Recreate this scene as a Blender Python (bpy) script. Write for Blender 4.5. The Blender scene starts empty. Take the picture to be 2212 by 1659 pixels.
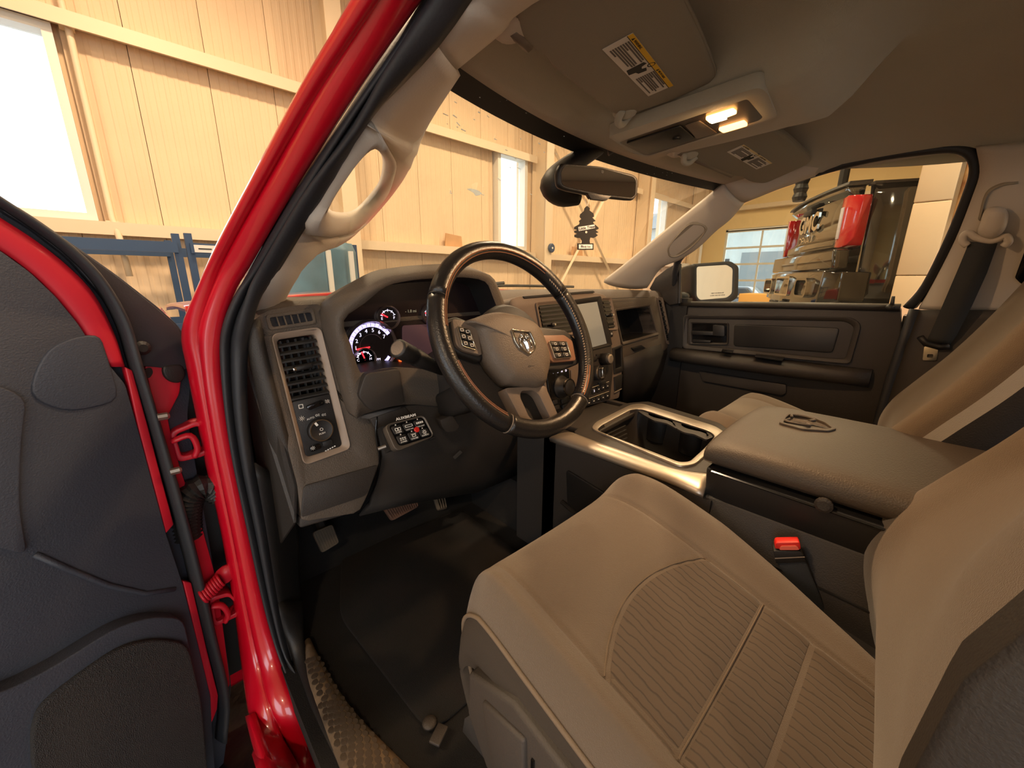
import bpy, math, random
from mathutils import Vector as V, Matrix
random.seed(7)
C = bpy.context.scene.collection
sc = bpy.context.scene
# ------------------------------------------------------------------ camera
CZ = 1.5                       # camera height above the shop floor; all coordinates below are relative to the camera
FPX, YAW, PIT, ROL = 850.0, math.radians(43.5), math.radians(14.8), math.radians(0.25)
fw = V((math.sin(YAW)*math.cos(PIT), math.cos(YAW)*math.cos(PIT), -math.sin(PIT)))
rt0 = V((math.cos(YAW), -math.sin(YAW), 0)); up0 = rt0.cross(fw)
rt = rt0*math.cos(ROL)+up0*math.sin(ROL); up = up0*math.cos(ROL)-rt0*math.sin(ROL)
cd = bpy.data.cameras.new('camera'); cam = bpy.data.objects.new('camera', cd); C.objects.link(cam)
cd.sensor_width = 36; cd.lens = FPX/2212*36; cd.clip_start = 0.01; cd.clip_end = 300
cam.matrix_world = Matrix(((rt.x, up.x, -fw.x, 0), (rt.y, up.y, -fw.y, 0), (rt.z, up.z, -fw.z, CZ), (0, 0, 0, 1)))
sc.camera = cam
# ------------------------------------------------------------------ world, exposure
w = bpy.data.worlds.new('sky'); sc.world = w; w.use_nodes = True
bg = w.node_tree.nodes['Background']; bg.inputs[0].default_value = (0.87, 0.94, 1.0, 1); bg.inputs[1].default_value = 2.8
vs = sc.view_settings; vs.view_transform = 'Standard'; vs.look = 'None'; vs.gamma = 1; vs.use_curve_mapping = False
vs.exposure = 0.5

def area(name, loc, rot, sx, sy, power, col, portal=False, shape='RECTANGLE'):
    l = bpy.data.lights.new(name, 'AREA'); l.shape = shape; l.size = sx; l.size_y = sy; l.energy = power; l.color = col
    if portal: l.cycles.is_portal = True
    o = bpy.data.objects.new(name, l); C.objects.link(o); o.location = (loc[0], loc[1], loc[2]+CZ); o.rotation_euler = rot
    return o
R90 = math.pi/2
# daylight openings (portals only guide the sky light through the real openings)
area('rear_bay_portal', (-1.0, -7.95, 0.6), (R90, 0, 0), 9.0, 4.2, 1, (1, 1, 1), True)
area('left_bay_portal', (-6.95, -3.0, 0.6), (R90, 0, -R90), 5.0, 4.2, 1, (1, 1, 1), True)
area('front_window_portal', (-0.95, 6.25, 1.37), (-R90, 0, 0), 1.7, 1.65, 1, (1, 1, 1), True)
LAMPS = [(0.6, 3.6), (4.4, 3.6), (8.4, 3.6), (2.5, -0.2), (7.0, 0.5), (-3.0, 2.0), (10.5, 2.0), (2.2, -4.8), (-3.2, -3.6)]  # last two are added behind the cab to brighten the side mirror's reflection
for i, (x, y) in enumerate(LAMPS):
    area('high_bay_light', (x, y, 3.62), (0, 0, 0), 0.42, 0.42, 112, (1.0, 0.73, 0.47), shape='DISK')

# ------------------------------------------------------------------ geometry helpers
def P(px, py, X=None, Y=None, Z=None, pl=None):
    d = rt*(px-1106)-up*(py-829.5)+fw*FPX
    if pl: p0, n = V(pl[0]), V(pl[1]); return d*((p0@n)/(d@n)) if False else d*(p0.dot(n)/d.dot(n))
    if X is not None: return d*(X/d.x)
    if Y is not None: return d*(Y/d.y)
    return d*(Z/d.z)
WL = {}
def T(name, label, cat, loc, group=None):
    o = bpy.data.objects.new(name, None); C.objects.link(o); o.empty_display_size = .05
    lw = V((loc[0], loc[1], loc[2]+CZ)); o.location = lw; WL[o.name] = lw
    o['label'] = label; o['category'] = cat
    if group: o['group'] = group
    return o
def tag(o, label, cat, group=None):
    o['label'] = label; o['category'] = cat
    if group: o['group'] = group
    return o
def link(o, c, par):
    C.objects.link(o); o.location = c; WL[o.name] = V(c)
    if par is not None:
        o.parent = par; o.matrix_parent_inverse = Matrix.Translation(-WL[par.name])
def fin(o, m, smooth, bev, seg, sub, solid, soff):
    if m is not None and not o.data.materials: o.data.materials.append(m)
    if smooth:
        for p in o.data.polygons: p.use_smooth = True
    if solid:
        md = o.modifiers.new('s', 'SOLIDIFY'); md.thickness = solid; md.offset = soff
    if bev:
        md = o.modifiers.new('b', 'BEVEL'); md.width = bev; md.segments = seg; md.limit_method = 'ANGLE'; md.angle_limit = .6
        md.harden_normals = False
    if sub:
        md = o.modifiers.new('u', 'SUBSURF'); md.levels = sub; md.render_levels = sub
def ob(name, g, m, par=None, smooth=False, bev=0, seg=2, sub=0, solid=0, soff=0, label=None, kind=None):
    vs_, fs = g
    vs_ = [V(v) for v in vs_]
    lo = V((min(v.x for v in vs_), min(v.y for v in vs_), min(v.z for v in vs_)))
    hi = V((max(v.x for v in vs_), max(v.y for v in vs_), max(v.z for v in vs_)))
    c = (lo+hi)/2
    me = bpy.data.meshes.new(name); me.from_pydata([v-c for v in vs_], [], fs)
    me.validate(); fix(me)
    o = bpy.data.objects.new(name, me); link(o, (c.x, c.y, c.z+CZ), par)
    fin(o, m, smooth or bev > 0, bev, seg, sub, solid, soff)
    if bev and not smooth:
        pass
    if label: o['label'] = label
    if kind: o['kind'] = kind
    return o
import bmesh
def fix(me):
    bm = bmesh.new(); bm.from_mesh(me); bmesh.ops.recalc_face_normals(bm, faces=bm.faces); bm.to_mesh(me); bm.free()
def st(name, g, m, par=None, **k):
    o = ob(name, g, m, par, **k)
    if par is None: o['kind'] = 'structure'
    return o
def J(*gs):
    vv, ff = [], []
    for v, f in gs:
        n = len(vv); vv += list(v); ff += [tuple(i+n for i in q) for q in f]
    return vv, ff
class Fr:
    def __init__(s, o, x, y, z=None):
        s.o = V(o); s.x = V(x).normalized(); y = V(y)
        s.y = (y-s.x*y.dot(s.x)).normalized()
        s.z = s.x.cross(s.y) if z is None else V(z)
    def __call__(s, a, b, c=0): return s.o+s.x*a+s.y*b+s.z*c
    def at(s, a, b, c=0):
        return Fr(s(a, b, c), s.x, s.y, s.z)
    def rot(s, ang):
        c, n = math.cos(ang), math.sin(ang); return Fr(s.o, s.x*c+s.y*n, s.y*c-s.x*n, s.z)
    def inv(s, p): d = V(p)-s.o; return (d.dot(s.x), d.dot(s.y), d.dot(s.z))
    def hit(s, px, py, c=0):      # where the pixel's ray meets the frame's plane (offset c), in frame coordinates
        q = P(px, py, pl=(s.o+s.z*c, s.z)); a, b, _ = s.inv(q); return (a, b)
W0 = Fr((0, 0, 0), (1, 0, 0), (0, 1, 0))
BF = [(0, 3, 2, 1), (4, 5, 6, 7), (0, 1, 5, 4), (1, 2, 6, 5), (2, 3, 7, 6), (3, 0, 4, 7)]
def box(x0, x1, y0, y1, z0, z1, fr=W0):
    return [fr(x, y, z) for z in (z0, z1) for x, y in ((x0, y0), (x1, y0), (x1, y1), (x0, y1))], BF
def prism(pts, z0, z1, fr=W0):
    n = len(pts)
    v = [fr(a, b, z0) for a, b in pts]+[fr(a, b, z1) for a, b in pts]
    return v, [tuple(range(n-1, -1, -1)), tuple(range(n, 2*n))]+[(i, (i+1) % n, n+(i+1) % n, n+i) for i in range(n)]
def prism3(pts, vec):
    n = len(pts); vec = V(vec)
    v = [V(p) for p in pts]+[V(p)+vec for p in pts]
    return v, [tuple(range(n-1, -1, -1)), tuple(range(n, 2*n))]+[(i, (i+1) % n, n+(i+1) % n, n+i) for i in range(n)]
def ring(out, inn, z0, z1, fr=W0, zi=None):
    n = len(out); zi = z1 if zi is None else zi
    v = [fr(a, b, z0) for a, b in out]+[fr(a, b, z1) for a, b in out]+[fr(a, b, zi) for a, b in inn]+[fr(a, b, z0) for a, b in inn]
    f = []
    for i in range(n):
        k = (i+1) % n
        for q in range(4):
            a, b = q*n, ((q+1) % 4)*n
            f.append((a+i, a+k, b+k, b+i))
    return v, f
def rr(x0, x1, y0, y1, r, n=4):
    o = []
    for cx, cy, a0 in ((x1-r, y1-r, 0), (x0+r, y1-r, 90), (x0+r, y0+r, 180), (x1-r, y0+r, 270)):
        for i in range(n+1):
            a = math.radians(a0+90*i/n); o.append((cx+r*math.cos(a), cy+r*math.sin(a)))
    return o
def circ(r, n=24, cx=0, cy=0, ry=None): return [(cx+r*math.cos(2*math.pi*i/n), cy+(ry or r)*math.sin(2*math.pi*i/n)) for i in range(n)]
def rpoly(pts, r, n=3):            # rounded polygon
    o = []; k = len(pts)
    for i in range(k):
        a, b, c = V(pts[i-1][:2]+(0,)), V(pts[i][:2]+(0,)), V(pts[(i+1) % k][:2]+(0,))
        d1, d2 = (a-b), (c-b); rr_ = min(r, d1.length*.45, d2.length*.45)
        p1, p2 = b+d1.normalized()*rr_, b+d2.normalized()*rr_
        for j in range(n+1):
            t = j/n; q = p1*(1-t)**2+b*2*t*(1-t)+p2*t*t; o.append((q.x, q.y))
    return o
def cr(pts, n=6, closed=False):    # Catmull-Rom through points
    pts = [V(p) for p in pts]; o = []; k = len(pts)
    rng = range(k if closed else k-1)
    for i in rng:
        p0 = pts[i-1] if (closed or i > 0) else pts[0]*2-pts[1]
        p1, p2 = pts[i], pts[(i+1) % k]
        p3 = pts[(i+2) % k] if (closed or i+2 < k) else p2*2-p1
        for j in range(n):
            t = j/n
            o.append(.5*((2*p1)+(p2-p0)*t+(2*p0-5*p1+4*p2-p3)*t*t+(3*p1-p0-3*p2+p3)*t**3))
    if not closed: o.append(pts[-1])
    return o
def resamp(pts, n):
    pts = [V(p) for p in pts]; L = [0]
    for a, b in zip(pts, pts[1:]): L.append(L[-1]+(b-a).length)
    o = []; j = 0
    for i in range(n):
        s = L[-1]*i/(n-1)
        while j < len(L)-2 and L[j+1] < s: j += 1
        d = L[j+1]-L[j]; t = (s-L[j])/d if d > 0 else 0
        o.append(pts[j].lerp(pts[j+1], min(1, t)))
    return o
def loft(loops, cap=True, closed=True):
    n = len(loops[0]); v = [p for l in loops for p in l]; f = []
    for i in range(len(loops)-1):
        for k in range(n if closed else n-1):
            a, b = i*n+k, i*n+(k+1) % n
            f.append((a, b, b+n, a+n))
    if cap and closed: f += [tuple(range(n-1, -1, -1)), tuple(range(len(v)-n, len(v)))]
    return v, f
def tube(pts, r, n=8, closed=False, sx=1.0, sy=1.0, upv=None, prof=None):
    pts = [V(p) for p in pts]; loops = []; k = len(pts); ref = None
    for i in range(k):
        a = pts[i-1] if (i > 0 or closed) else pts[i]; b = pts[(i+1) % k] if (i < k-1 or closed) else pts[i]
        t = (b-a).normalized()
        if upv is not None: u = V(upv)
        else: u = ref if ref is not None else (V((0, 0, 1)) if abs(t.z) < .9 else V((0, 1, 0)))
        s = t.cross(u)
        if s.length < 1e-5: s = t.cross(V((1, 0, 0)))
        s.normalize(); u = s.cross(t); ref = u
        rr_ = r[i] if isinstance(r, (list, tuple)) else r
        if prof: loops.append([pts[i]+s*x*rr_+u*y*rr_ for x, y in prof])
        else: loops.append([pts[i]+s*math.cos(2*math.pi*q/n)*rr_*sx+u*math.sin(2*math.pi*q/n)*rr_*sy for q in range(n)])
    if closed:
        v, f = loft(loops, False); m = len(loops[0]); b = (k-1)*m
        f += [(b+q, b+(q+1) % m, (q+1) % m, q) for q in range(m)]; return v, f
    return loft(loops)
def lathe(prof, fr, n=24):
    loops = [[fr(r*math.cos(2*math.pi*i/n), r*math.sin(2*math.pi*i/n), z) for i in range(n)] for r, z in prof]
    return loft(loops)
def grid(fn, nu, nv):
    v = [V(fn(i/(nu-1), j/(nv-1))) for j in range(nv) for i in range(nu)]
    return v, [(j*nu+i, j*nu+i+1, (j+1)*nu+i+1, (j+1)*nu+i) for j in range(nv-1) for i in range(nu-1)]
def ribbon(a, b, n=24, mid=0, vec=None):     # surface between two polylines
    a, b = resamp(a, n), resamp(b, n); rows = [a]
    for k in range(mid): rows.append([p.lerp(q, (k+1)/(mid+1)) for p, q in zip(a, b)])
    rows.append(b); return loft(rows, False, False)
def dupe(o, dv, par=None):                    # copy of a mesh object moved by dv, sharing its mesh
    c = o.copy(); C.objects.link(c); wl = WL[o.name]+V(dv); WL[c.name] = wl
    if par is not None: c.parent = par; c.matrix_parent_inverse = Matrix.Translation(-WL[par.name])
    c.location = wl; return c
def text(name, s, fr, size, m, par, ex=.0004, align='CENTER', shear=0, bold=0, sx=1.0):
    cu = bpy.data.curves.new('t', 'FONT'); cu.body = s; cu.size = size; cu.align_x = align; cu.align_y = 'CENTER'
    cu.shear = shear; cu.offset = bold; cu.extrude = ex; cu.resolution_u = 2
    o = bpy.data.objects.new('t', cu); C.objects.link(o)
    dg = bpy.context.evaluated_depsgraph_get(); me = bpy.data.meshes.new_from_object(o.evaluated_get(dg))
    vv = [fr(v.co.x*sx, v.co.y, v.co.z) for v in me.vertices]; ff = [tuple(p.vertices) for p in me.polygons]
    bpy.data.objects.remove(o); bpy.data.curves.remove(cu); bpy.data.meshes.remove(me)
    if not vv: return None
    return ob(name, (vv, ff), m, par)
# ------------------------------------------------------------------ materials
def lin(c): return tuple(((x/255)/12.92 if x <= 10 else (((x/255)+.055)/1.055)**2.4) for x in c)+(1,)
MM = {}
def mat(name, col, rough=.5, metal=0, bump=0, bs=300, var=0, vsz=6, coat=0, emit=None, es=0, sheen=0, spec=.5, wear=None):
    m = bpy.data.materials.new(name); m.use_nodes = True; nt = m.node_tree; b = nt.nodes['Principled BSDF']; MM[name] = m
    c = lin(col); b.inputs['Base Color'].default_value = c; b.inputs['Roughness'].default_value = rough
    b.inputs['Metallic'].default_value = metal; b.inputs['Coat Weight'].default_value = coat; b.inputs['Sheen Weight'].default_value = sheen
    b.inputs['Specular IOR Level'].default_value = spec
    if coat: b.inputs['Coat Roughness'].default_value = .05
    if emit: b.inputs['Emission Color'].default_value = lin(emit); b.inputs['Emission Strength'].default_value = es
    tc = nt.nodes.new('ShaderNodeTexCoord')
    if var or wear:
        n = nt.nodes.new('ShaderNodeTexNoise'); n.inputs['Scale'].default_value = vsz; n.inputs['Detail'].default_value = 6
        nt.links.new(tc.outputs['Object'], n.inputs['Vector'])
        r = nt.nodes.new('ShaderNodeValToRGB'); nt.links.new(n.outputs['Fac'], r.inputs[0])
        if wear:
            r.color_ramp.elements[0].position = .42; r.color_ramp.elements[0].color = c
            r.color_ramp.elements[1].position = .68; r.color_ramp.elements[1].color = lin(wear)
        else:
            r.color_ramp.elements[0].position = .3; r.color_ramp.elements[1].position = .7
            r.color_ramp.elements[0].color = tuple(x*(1-var) for x in c[:3])+(1,); r.color_ramp.elements[1].color = tuple(min(1, x*(1+var)) for x in c[:3])+(1,)
        nt.links.new(r.outputs[0], b.inputs['Base Color'])
    if bump:
        n = nt.nodes.new('ShaderNodeTexNoise'); n.inputs['Scale'].default_value = bs; n.inputs['Detail'].default_value = 2
        nt.links.new(tc.outputs['Object'], n.inputs['Vector'])
        bp = nt.nodes.new('ShaderNodeBump'); bp.inputs['Strength'].default_value = bump; bp.inputs['Distance'].default_value = .0012
        nt.links.new(n.outputs['Fac'], bp.inputs['Height']); nt.links.new(bp.outputs[0], b.inputs['Normal'])
    return m
def glass(name, tint, refl=.06, dirt=0, dscale=9, dcol=(210, 205, 185)):
    m = bpy.data.materials.new(name); m.use_nodes = True; nt = m.node_tree; nt.nodes.clear(); MM[name] = m
    out = nt.nodes.new('ShaderNodeOutputMaterial'); t = nt.nodes.new('ShaderNodeBsdfTransparent'); t.inputs[0].default_value = lin(tint)
    g = nt.nodes.new('ShaderNodeBsdfGlossy'); g.inputs['Roughness'].default_value = .01
    lw = nt.nodes.new('ShaderNodeLayerWeight'); lw.inputs['Blend'].default_value = .5
    pw = nt.nodes.new('ShaderNodeMath'); pw.operation = 'POWER'; pw.inputs[1].default_value = 4; nt.links.new(lw.outputs['Facing'], pw.inputs[0])
    fr_ = nt.nodes.new('ShaderNodeMath'); fr_.operation = 'MULTIPLY_ADD'; fr_.inputs[1].default_value = .6; fr_.inputs[2].default_value = refl; nt.links.new(pw.outputs[0], fr_.inputs[0])
    mx = nt.nodes.new('ShaderNodeMixShader'); nt.links.new(fr_.outputs[0], mx.inputs[0]); nt.links.new(t.outputs[0], mx.inputs[1]); nt.links.new(g.outputs[0], mx.inputs[2])
    last = mx
    if dirt:
        tc = nt.nodes.new('ShaderNodeTexCoord'); n = nt.nodes.new('ShaderNodeTexNoise'); n.inputs['Scale'].default_value = dscale; n.inputs['Detail'].default_value = 8; n.inputs['Roughness'].default_value = .75
        nt.links.new(tc.outputs['Object'], n.inputs['Vector'])
        r = nt.nodes.new('ShaderNodeValToRGB'); r.color_ramp.elements[0].position = .5; r.color_ramp.elements[1].position = .95
        r.color_ramp.elements[0].color = (dirt*.12,)*3+(1,); r.color_ramp.elements[1].color = (dirt,)*3+(1,)
        nt.links.new(n.outputs['Fac'], r.inputs[0])
        d = nt.nodes.new('ShaderNodeBsdfTranslucent'); d.inputs[0].default_value = lin(dcol)
        m2 = nt.nodes.new('ShaderNodeMixShader'); nt.links.new(r.outputs[0], m2.inputs[0]); nt.links.new(mx.outputs[0], m2.inputs[1]); nt.links.new(d.outputs[0], m2.inputs[2]); last = m2
    nt.links.new(last.outputs[0], out.inputs[0]); return m
dark = mat('dark_plastic', (50, 45, 41), .55, bump=.5, bs=500, var=.06)
darker = mat('black_plastic', (30, 28, 27), .5, bump=.3, bs=600)
gloss = mat('gloss_black', (16, 16, 17), .12)
mid = mat('tan_bezel', (150, 132, 116), .45, bump=.2, bs=500)
midd = mat('brown_grey_trim', (112, 98, 86), .5, bump=.4, bs=400)
dashm = mat('dash_soft_touch', (86, 76, 66), .62, bump=.9, bs=420, var=.08)
trimg = mat('pillar_trim', (196, 186, 173), .6, bump=.25, bs=350)
headm = mat('headliner_cloth', (174, 167, 150), .95, bump=.5, bs=700, sheen=.2, var=.03)
visorm = mat('visor_vinyl', (142, 135, 122), .8, bump=.6, bs=900)
clothm = mat('seat_cloth', (99, 86, 72), .92, bump=.8, bs=900, sheen=.25, var=.05, vsz=5)
pipem = mat('seat_piping', (118, 103, 86), .85, bump=.5, bs=900)
sidem = mat('seat_side_vinyl', (50, 48, 47), .6, bump=.5, bs=400)
bandm = mat('seat_band_cloth', (176, 172, 164), .9, bump=.5, bs=900)
leath = mat('black_leather', (30, 28, 27), .33, bump=.35, bs=350)
stitch = mat('stitch_thread', (120, 108, 96), .8)
bronze = mat('bronze_piping', (150, 96, 62), .5)
chrome = mat('chrome', (215, 212, 205), .12, 1)
satin = mat('brushed_silver', (196, 184, 168), .42, .85, bump=.06, bs=80)
steel = mat('bare_steel', (150, 145, 138), .4, .9)
rubber = mat('weatherstrip_rubber', (40, 41, 45), .55, bump=.25, bs=300)
red = mat('red_paint', (196, 6, 34), .3, 0, coat=1, spec=.6)
redm = mat('red_paint_matte', (186, 16, 40), .5, 0, coat=.2)
carpet = mat('dark_carpet', (12, 11, 10), 1, bump=1.0, bs=700, wear=(17, 14, 12), vsz=8)
blueblk = mat('door_panel', (52, 56, 66), .55, bump=.5, bs=450)
white = mat('white_ink', (235, 232, 225), .6)
paper = mat('label_paper', (214, 208, 200), .7)
yellow = mat('label_yellow', (226, 180, 40), .7)
black = mat('black_ink', (20, 20, 20), .7)
belt = mat('belt_webbing', (48, 50, 52), .7, bump=.8, bs=900)
redp = mat('red_plastic', (214, 42, 34), .4, emit=(214, 42, 34), es=.0)
mirror = mat('mirror_glass', (235, 235, 235), .02, 1)
# ================================================================== the workshop
YW, XR = 6.0, 14.5
wallm = mat('cream_wall_panel', (222, 194, 158), .7, var=.04, vsz=2)
wallr = mat('yellow_wall', (240, 212, 158), .8, var=.03, vsz=1.2)
girtm = mat('cream_steel', (222, 200, 168), .5)
framew = mat('white_frame', (225, 222, 212), .5)
conc = mat('concrete_floor', (120, 116, 108), .6, var=.15, vsz=2)
roofm = mat('ceiling_panel', (205, 196, 175), .8)
asph = mat('pale_paving', (190, 188, 182), .9, var=.1, vsz=.8)
winglass = glass('window_glass', (250, 252, 255))
st('floor', box(-7, XR, -8, YW, -1.62, -1.5), conc)
ext = st('ground', box(-60, 75, -60, 60, -1.75, -1.63), asph)
st('ceiling', box(-7.2, XR+.2, -8.2, YW+.2, 4.6, 4.75), roofm)
# front wall: ribbed panels in three rows between the girts, windows left open
def ribbed(x0, x1, z0, z1, y=YW, n=8, d=.005):
    xs = []; wd = (x1-x0)
    for i in range(n):
        a = x0+wd*i/n; s = wd/n
        xs += [(a+s*.05, 0), (a+s*.55, 0), (a+s*.65, d), (a+s*.95, d)]
    xs = [(x0+.003, .0)]+xs[1:]; xs[-1] = (x1-.003, .0)
    fr_ = [(x, y-q) for x, q in xs]; bk = [(xs[-1][0], y+.04), (xs[0][0], y+.04)]
    lo = fr_+bk; return loft([[V((x, yy, z0)) for x, yy in lo], [V((x, yy, z1)) for x, yy in lo]])
core = st('wall_front', J(box(-7.2, -1.75, YW+.05, YW+.2, -1.5, 4.6), box(-.1, 5.22, YW+.05, YW+.2, -1.5, 4.6), box(5.98, 10.93, YW+.05, YW+.2, -1.5, 4.6), box(11.82, XR, YW+.05, YW+.2, -1.5, 4.6),
    box(-1.75, -.1, YW+.05, YW+.2, -1.5, .55), box(-1.75, -.1, YW+.05, YW+.2, 2.2, 4.6), box(5.22, 5.98, YW+.05, YW+.2, -1.5, .58), box(5.22, 5.98, YW+.05, YW+.2, 2.27, 4.6),
    box(10.93, 11.82, YW+.05, YW+.2, -1.5, .6), box(10.93, 11.82, YW+.05, YW+.2, 2.35, 4.6)), wallm)
PW = .645; x0 = .40-PW*8
rows = [(-1.5, .50), (.52, 2.26), (2.28, 4.6)]
for k, (z0, z1) in enumerate(rows):
    proto = None
    for i in range(30):
        a = x0+PW*i; b = a+PW
        if a > XR-.3: continue
        b = min(b, XR)
        if k == 1:
            holes = [(-1.80, -.06), (5.18, 6.02), (10.88, 11.86)]
            parts = [(a, b)]
            for h0, h1 in holes:
                nn = []
                for s, e in parts:
                    if e <= h0 or s >= h1: nn.append((s, e)); continue
                    if s < h0-.02: nn.append((s, h0))
                    if e > h1+.02: nn.append((h1, e))
                parts = nn
            for s, e in parts:
                if abs(e-s-PW) < .001 and proto is not None: dupe(proto, (s-proto_x, 0, 0), core)
                else:
                    o = ob('wall_panel', ribbed(s, e, z0, z1, n=max(1, int(8*(e-s)/PW))), wallm, core)
                    if abs(e-s-PW) < .001: proto, proto_x = o, s
        else:
            if proto is not None and abs(b-a-PW) < .001: dupe(proto, (a-proto_x, 0, 0), core)
            else:
                o = ob('wall_panel', ribbed(a, b, z0, z1, n=max(1, int(8*(b-a)/PW))), wallm, core)
                if proto is None: proto, proto_x = o, a
for z in (.51, 2.27):                                   # girts
    for a, b in ((-5, 2.2), (2.46, 6.16), (6.42, 10.2), (10.46, 13.6)):
        ob('girt', J(box(a, b, YW-.184, YW-.013, z-.035, z+.035), box(a, b, YW-.20, YW-.185, z-.09, z+.035)), girtm, core)
for i, x in enumerate((-1.75, 2.33, 6.29, 10.33, 13.75)):  # frame columns
    col = J(box(x-.1, x+.1, YW-.42, YW-.40, -1.5, 4.6), box(x-.1, x+.1, YW-.05, YW-.03, -1.5, 4.6), box(x-.012, x+.012, YW-.40, YW-.05, -1.5, 4.6))
    if i: ob('frame_column', col, girtm, core)
def windowx(n, x0, x1, z0, z1):
    o = st('window_%d' % n, ring([(x0, z0), (x1, z0), (x1, z1), (x0, z1)], [(x0+.07, z0+.07), (x1-.07, z0+.07), (x1-.07, z1-.07), (x0+.07, z1-.07)], -.02, .16, Fr((0, YW+.05, 0), (1, 0, 0), (0, 0, 1))), framew)
    ob('pane', box(x0+.07, x1-.07, YW+.03, YW+.036, z0+.07, z1-.07), winglass, o)
windowx(1, -1.75, -.1, .55, 2.2); windowx(2, 5.22, 5.98, .58, 2.27); windowx(3, 10.93, 11.82, .6, 2.35)
# X bracing rods in the bay between two columns
for a, b in (((6.45, -.70), (8.9, 2.48)), ((6.6, 2.5), (10.2, -1.2)), ((6.4, 3.08), (8.2, 1.86))):
    ob('brace', tube([V((a[0], YW-.24, a[1])), V((b[0], YW-.24, b[1]))], .035, 4), girtm, core)
# other walls
st('wall_right', J(box(XR, XR+.2, 5.15, YW, -1.5, 4.6), box(XR, XR+.2, 1.0, 5.15, 1.62, 4.6), box(XR, XR+.2, -8, 1.0, -1.5, 4.6)), wallr)
st('wall_left', J(box(-7.2, -7, -8.2, -5.5, -1.5, 4.6), box(-7.2, -7, -.5, YW, -1.5, 4.6), box(-7.2, -7, -5.5, -.5, 2.7, 4.6)), wallr)
st('wall_back', J(box(-7, -5.5, -8.2, -8, -1.5, 4.6), box(3.5, XR+.2, -8.2, -8, -1.5, 4.6), box(-5.5, 3.5, -8.2, -8, 2.7, 4.6)), wallr)
# overhead glazed door in the right wall
d1 = st('door_1', J(box(XR+.02, XR+.08, 1.0, 5.15, 1.54, 1.62), box(XR+.02, XR+.08, 1.0, 1.06, -1.5, 1.6), box(XR+.02, XR+.08, 5.09, 5.15, -1.5, 1.6)), framew)
for i in range(7):
    z = -1.5+3.04*i/6
    ob('door_rail', box(XR+.02, XR+.07, 1.06, 5.09, z-.03, z+.03), framew, d1)
for i in range(1, 4):
    y = 1.06+4.03*i/4; ob('door_stile', box(XR+.025, XR+.065, y-.025, y+.025, -1.5, 1.54), framew, d1)
pn = None
for i in range(4):
    for k in range(6):
        g = box(XR+.04, XR+.046, 1.085+1.0075*i, 1.085+1.0075*i+.957, -1.47+.5067*k, -1.47+.5067*k+.446)
        if pn is None: pn = ob('pane', g, winglass, d1)
        else: dupe(pn, (0, 1.0075*i, .5067*k), d1)
# lamps
lampm = mat('lamp_disc', (255, 235, 200), .5, emit=(255, 214, 150), es=12)
for i, (x, y) in enumerate(LAMPS):
    where = ['above the red truck hood', 'near the windshield view middle', 'by the third window', 'above the cab roof', 'above the lifted black truck', 'by the left wall', 'near the glazed overhead door', 'unseen behind the pickup cab, added to light the partition', 'unseen behind the cab by the left bay, added for rear light'][i]
    t = T('high_bay_lamp', 'round high bay lamp hanging '+where, 'lamp', (x, y, 4.6), 'high bay lamps under the workshop ceiling')
    fr_ = Fr((x, y, 3.64), (1, 0, 0), (0, 1, 0))
    ob('reflector', lathe([(.23, -.0), (.235, .02), (.12, .14), (.06, .2), (.03, .2)], fr_, 20), framew, t, smooth=True)
    ob('hanger', tube([fr_(0, 0, .18), fr_(0, 0, .96)], .01, 6), steel, t)
# conduit drop beside the left window
pt = [V((.0, YW-.1, 4.5)), V((.0, YW-.1, 2.5)), V((.01, YW-.1, 2.2)), V((-.0, YW-.1, .6)), V((.02, YW-.22, .4)), V((.03, YW-.22, .02))]
pp = T('drop_pipe', 'thin pale pipe running down beside the big left window', 'pipe', (0, YW-.1, .02))
ob('pipe_run', tube(pt, .028, 8), girtm, pp, smooth=True)
ob('pipe_bracket', box(-.05, .05, YW-.14, YW-.02, .52, .56), girtm, pp); ob('pipe_bracket', box(-.05, .05, YW-.14, YW-.02, 2.2, 2.24), girtm, pp)
# blue storage rack
rackm = mat('blue_rack_steel', (38, 62, 92), .45)
rk = T('storage_rack', 'dark blue steel storage rack standing in front of the cream wall', 'rack', (.4, 4.8, -1.5))
for dy in (0, .9):
    for x in (-2.0, .385, .475):
        if dy and x == .475: continue
        ob('upright', J(box(x-.028, x+.028, 4.8+dy, 4.86+dy, -1.5, .39 if x != .475 else .40)), rackm, rk)
for z in (.27, -.45):
    for dy in (0, .9):
        ob('beam', box(-2.0, .385, 4.77+dy, 4.80+dy, z-.045, z+.045), rackm, rk); ob('beam', box(.475, 2.0, 4.77+dy, 4.80+dy, z-.045, z+.045), rackm, rk)
ob('upright', box(1.98, 2.03, 4.8, 4.86, -1.5, .39), rackm, rk); ob('upright', box(1.98, 2.03, 5.7, 5.76, -1.5, .39), rackm, rk)
tg = ob('beam_tag', box(.50, .66, 4.764, 4.769, .235, .30), paper, rk, label='small white tag on the blue beam')
ob('tag_print', box(.53, .63, 4.761, 4.764, .262, .272), black, tg)
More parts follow.
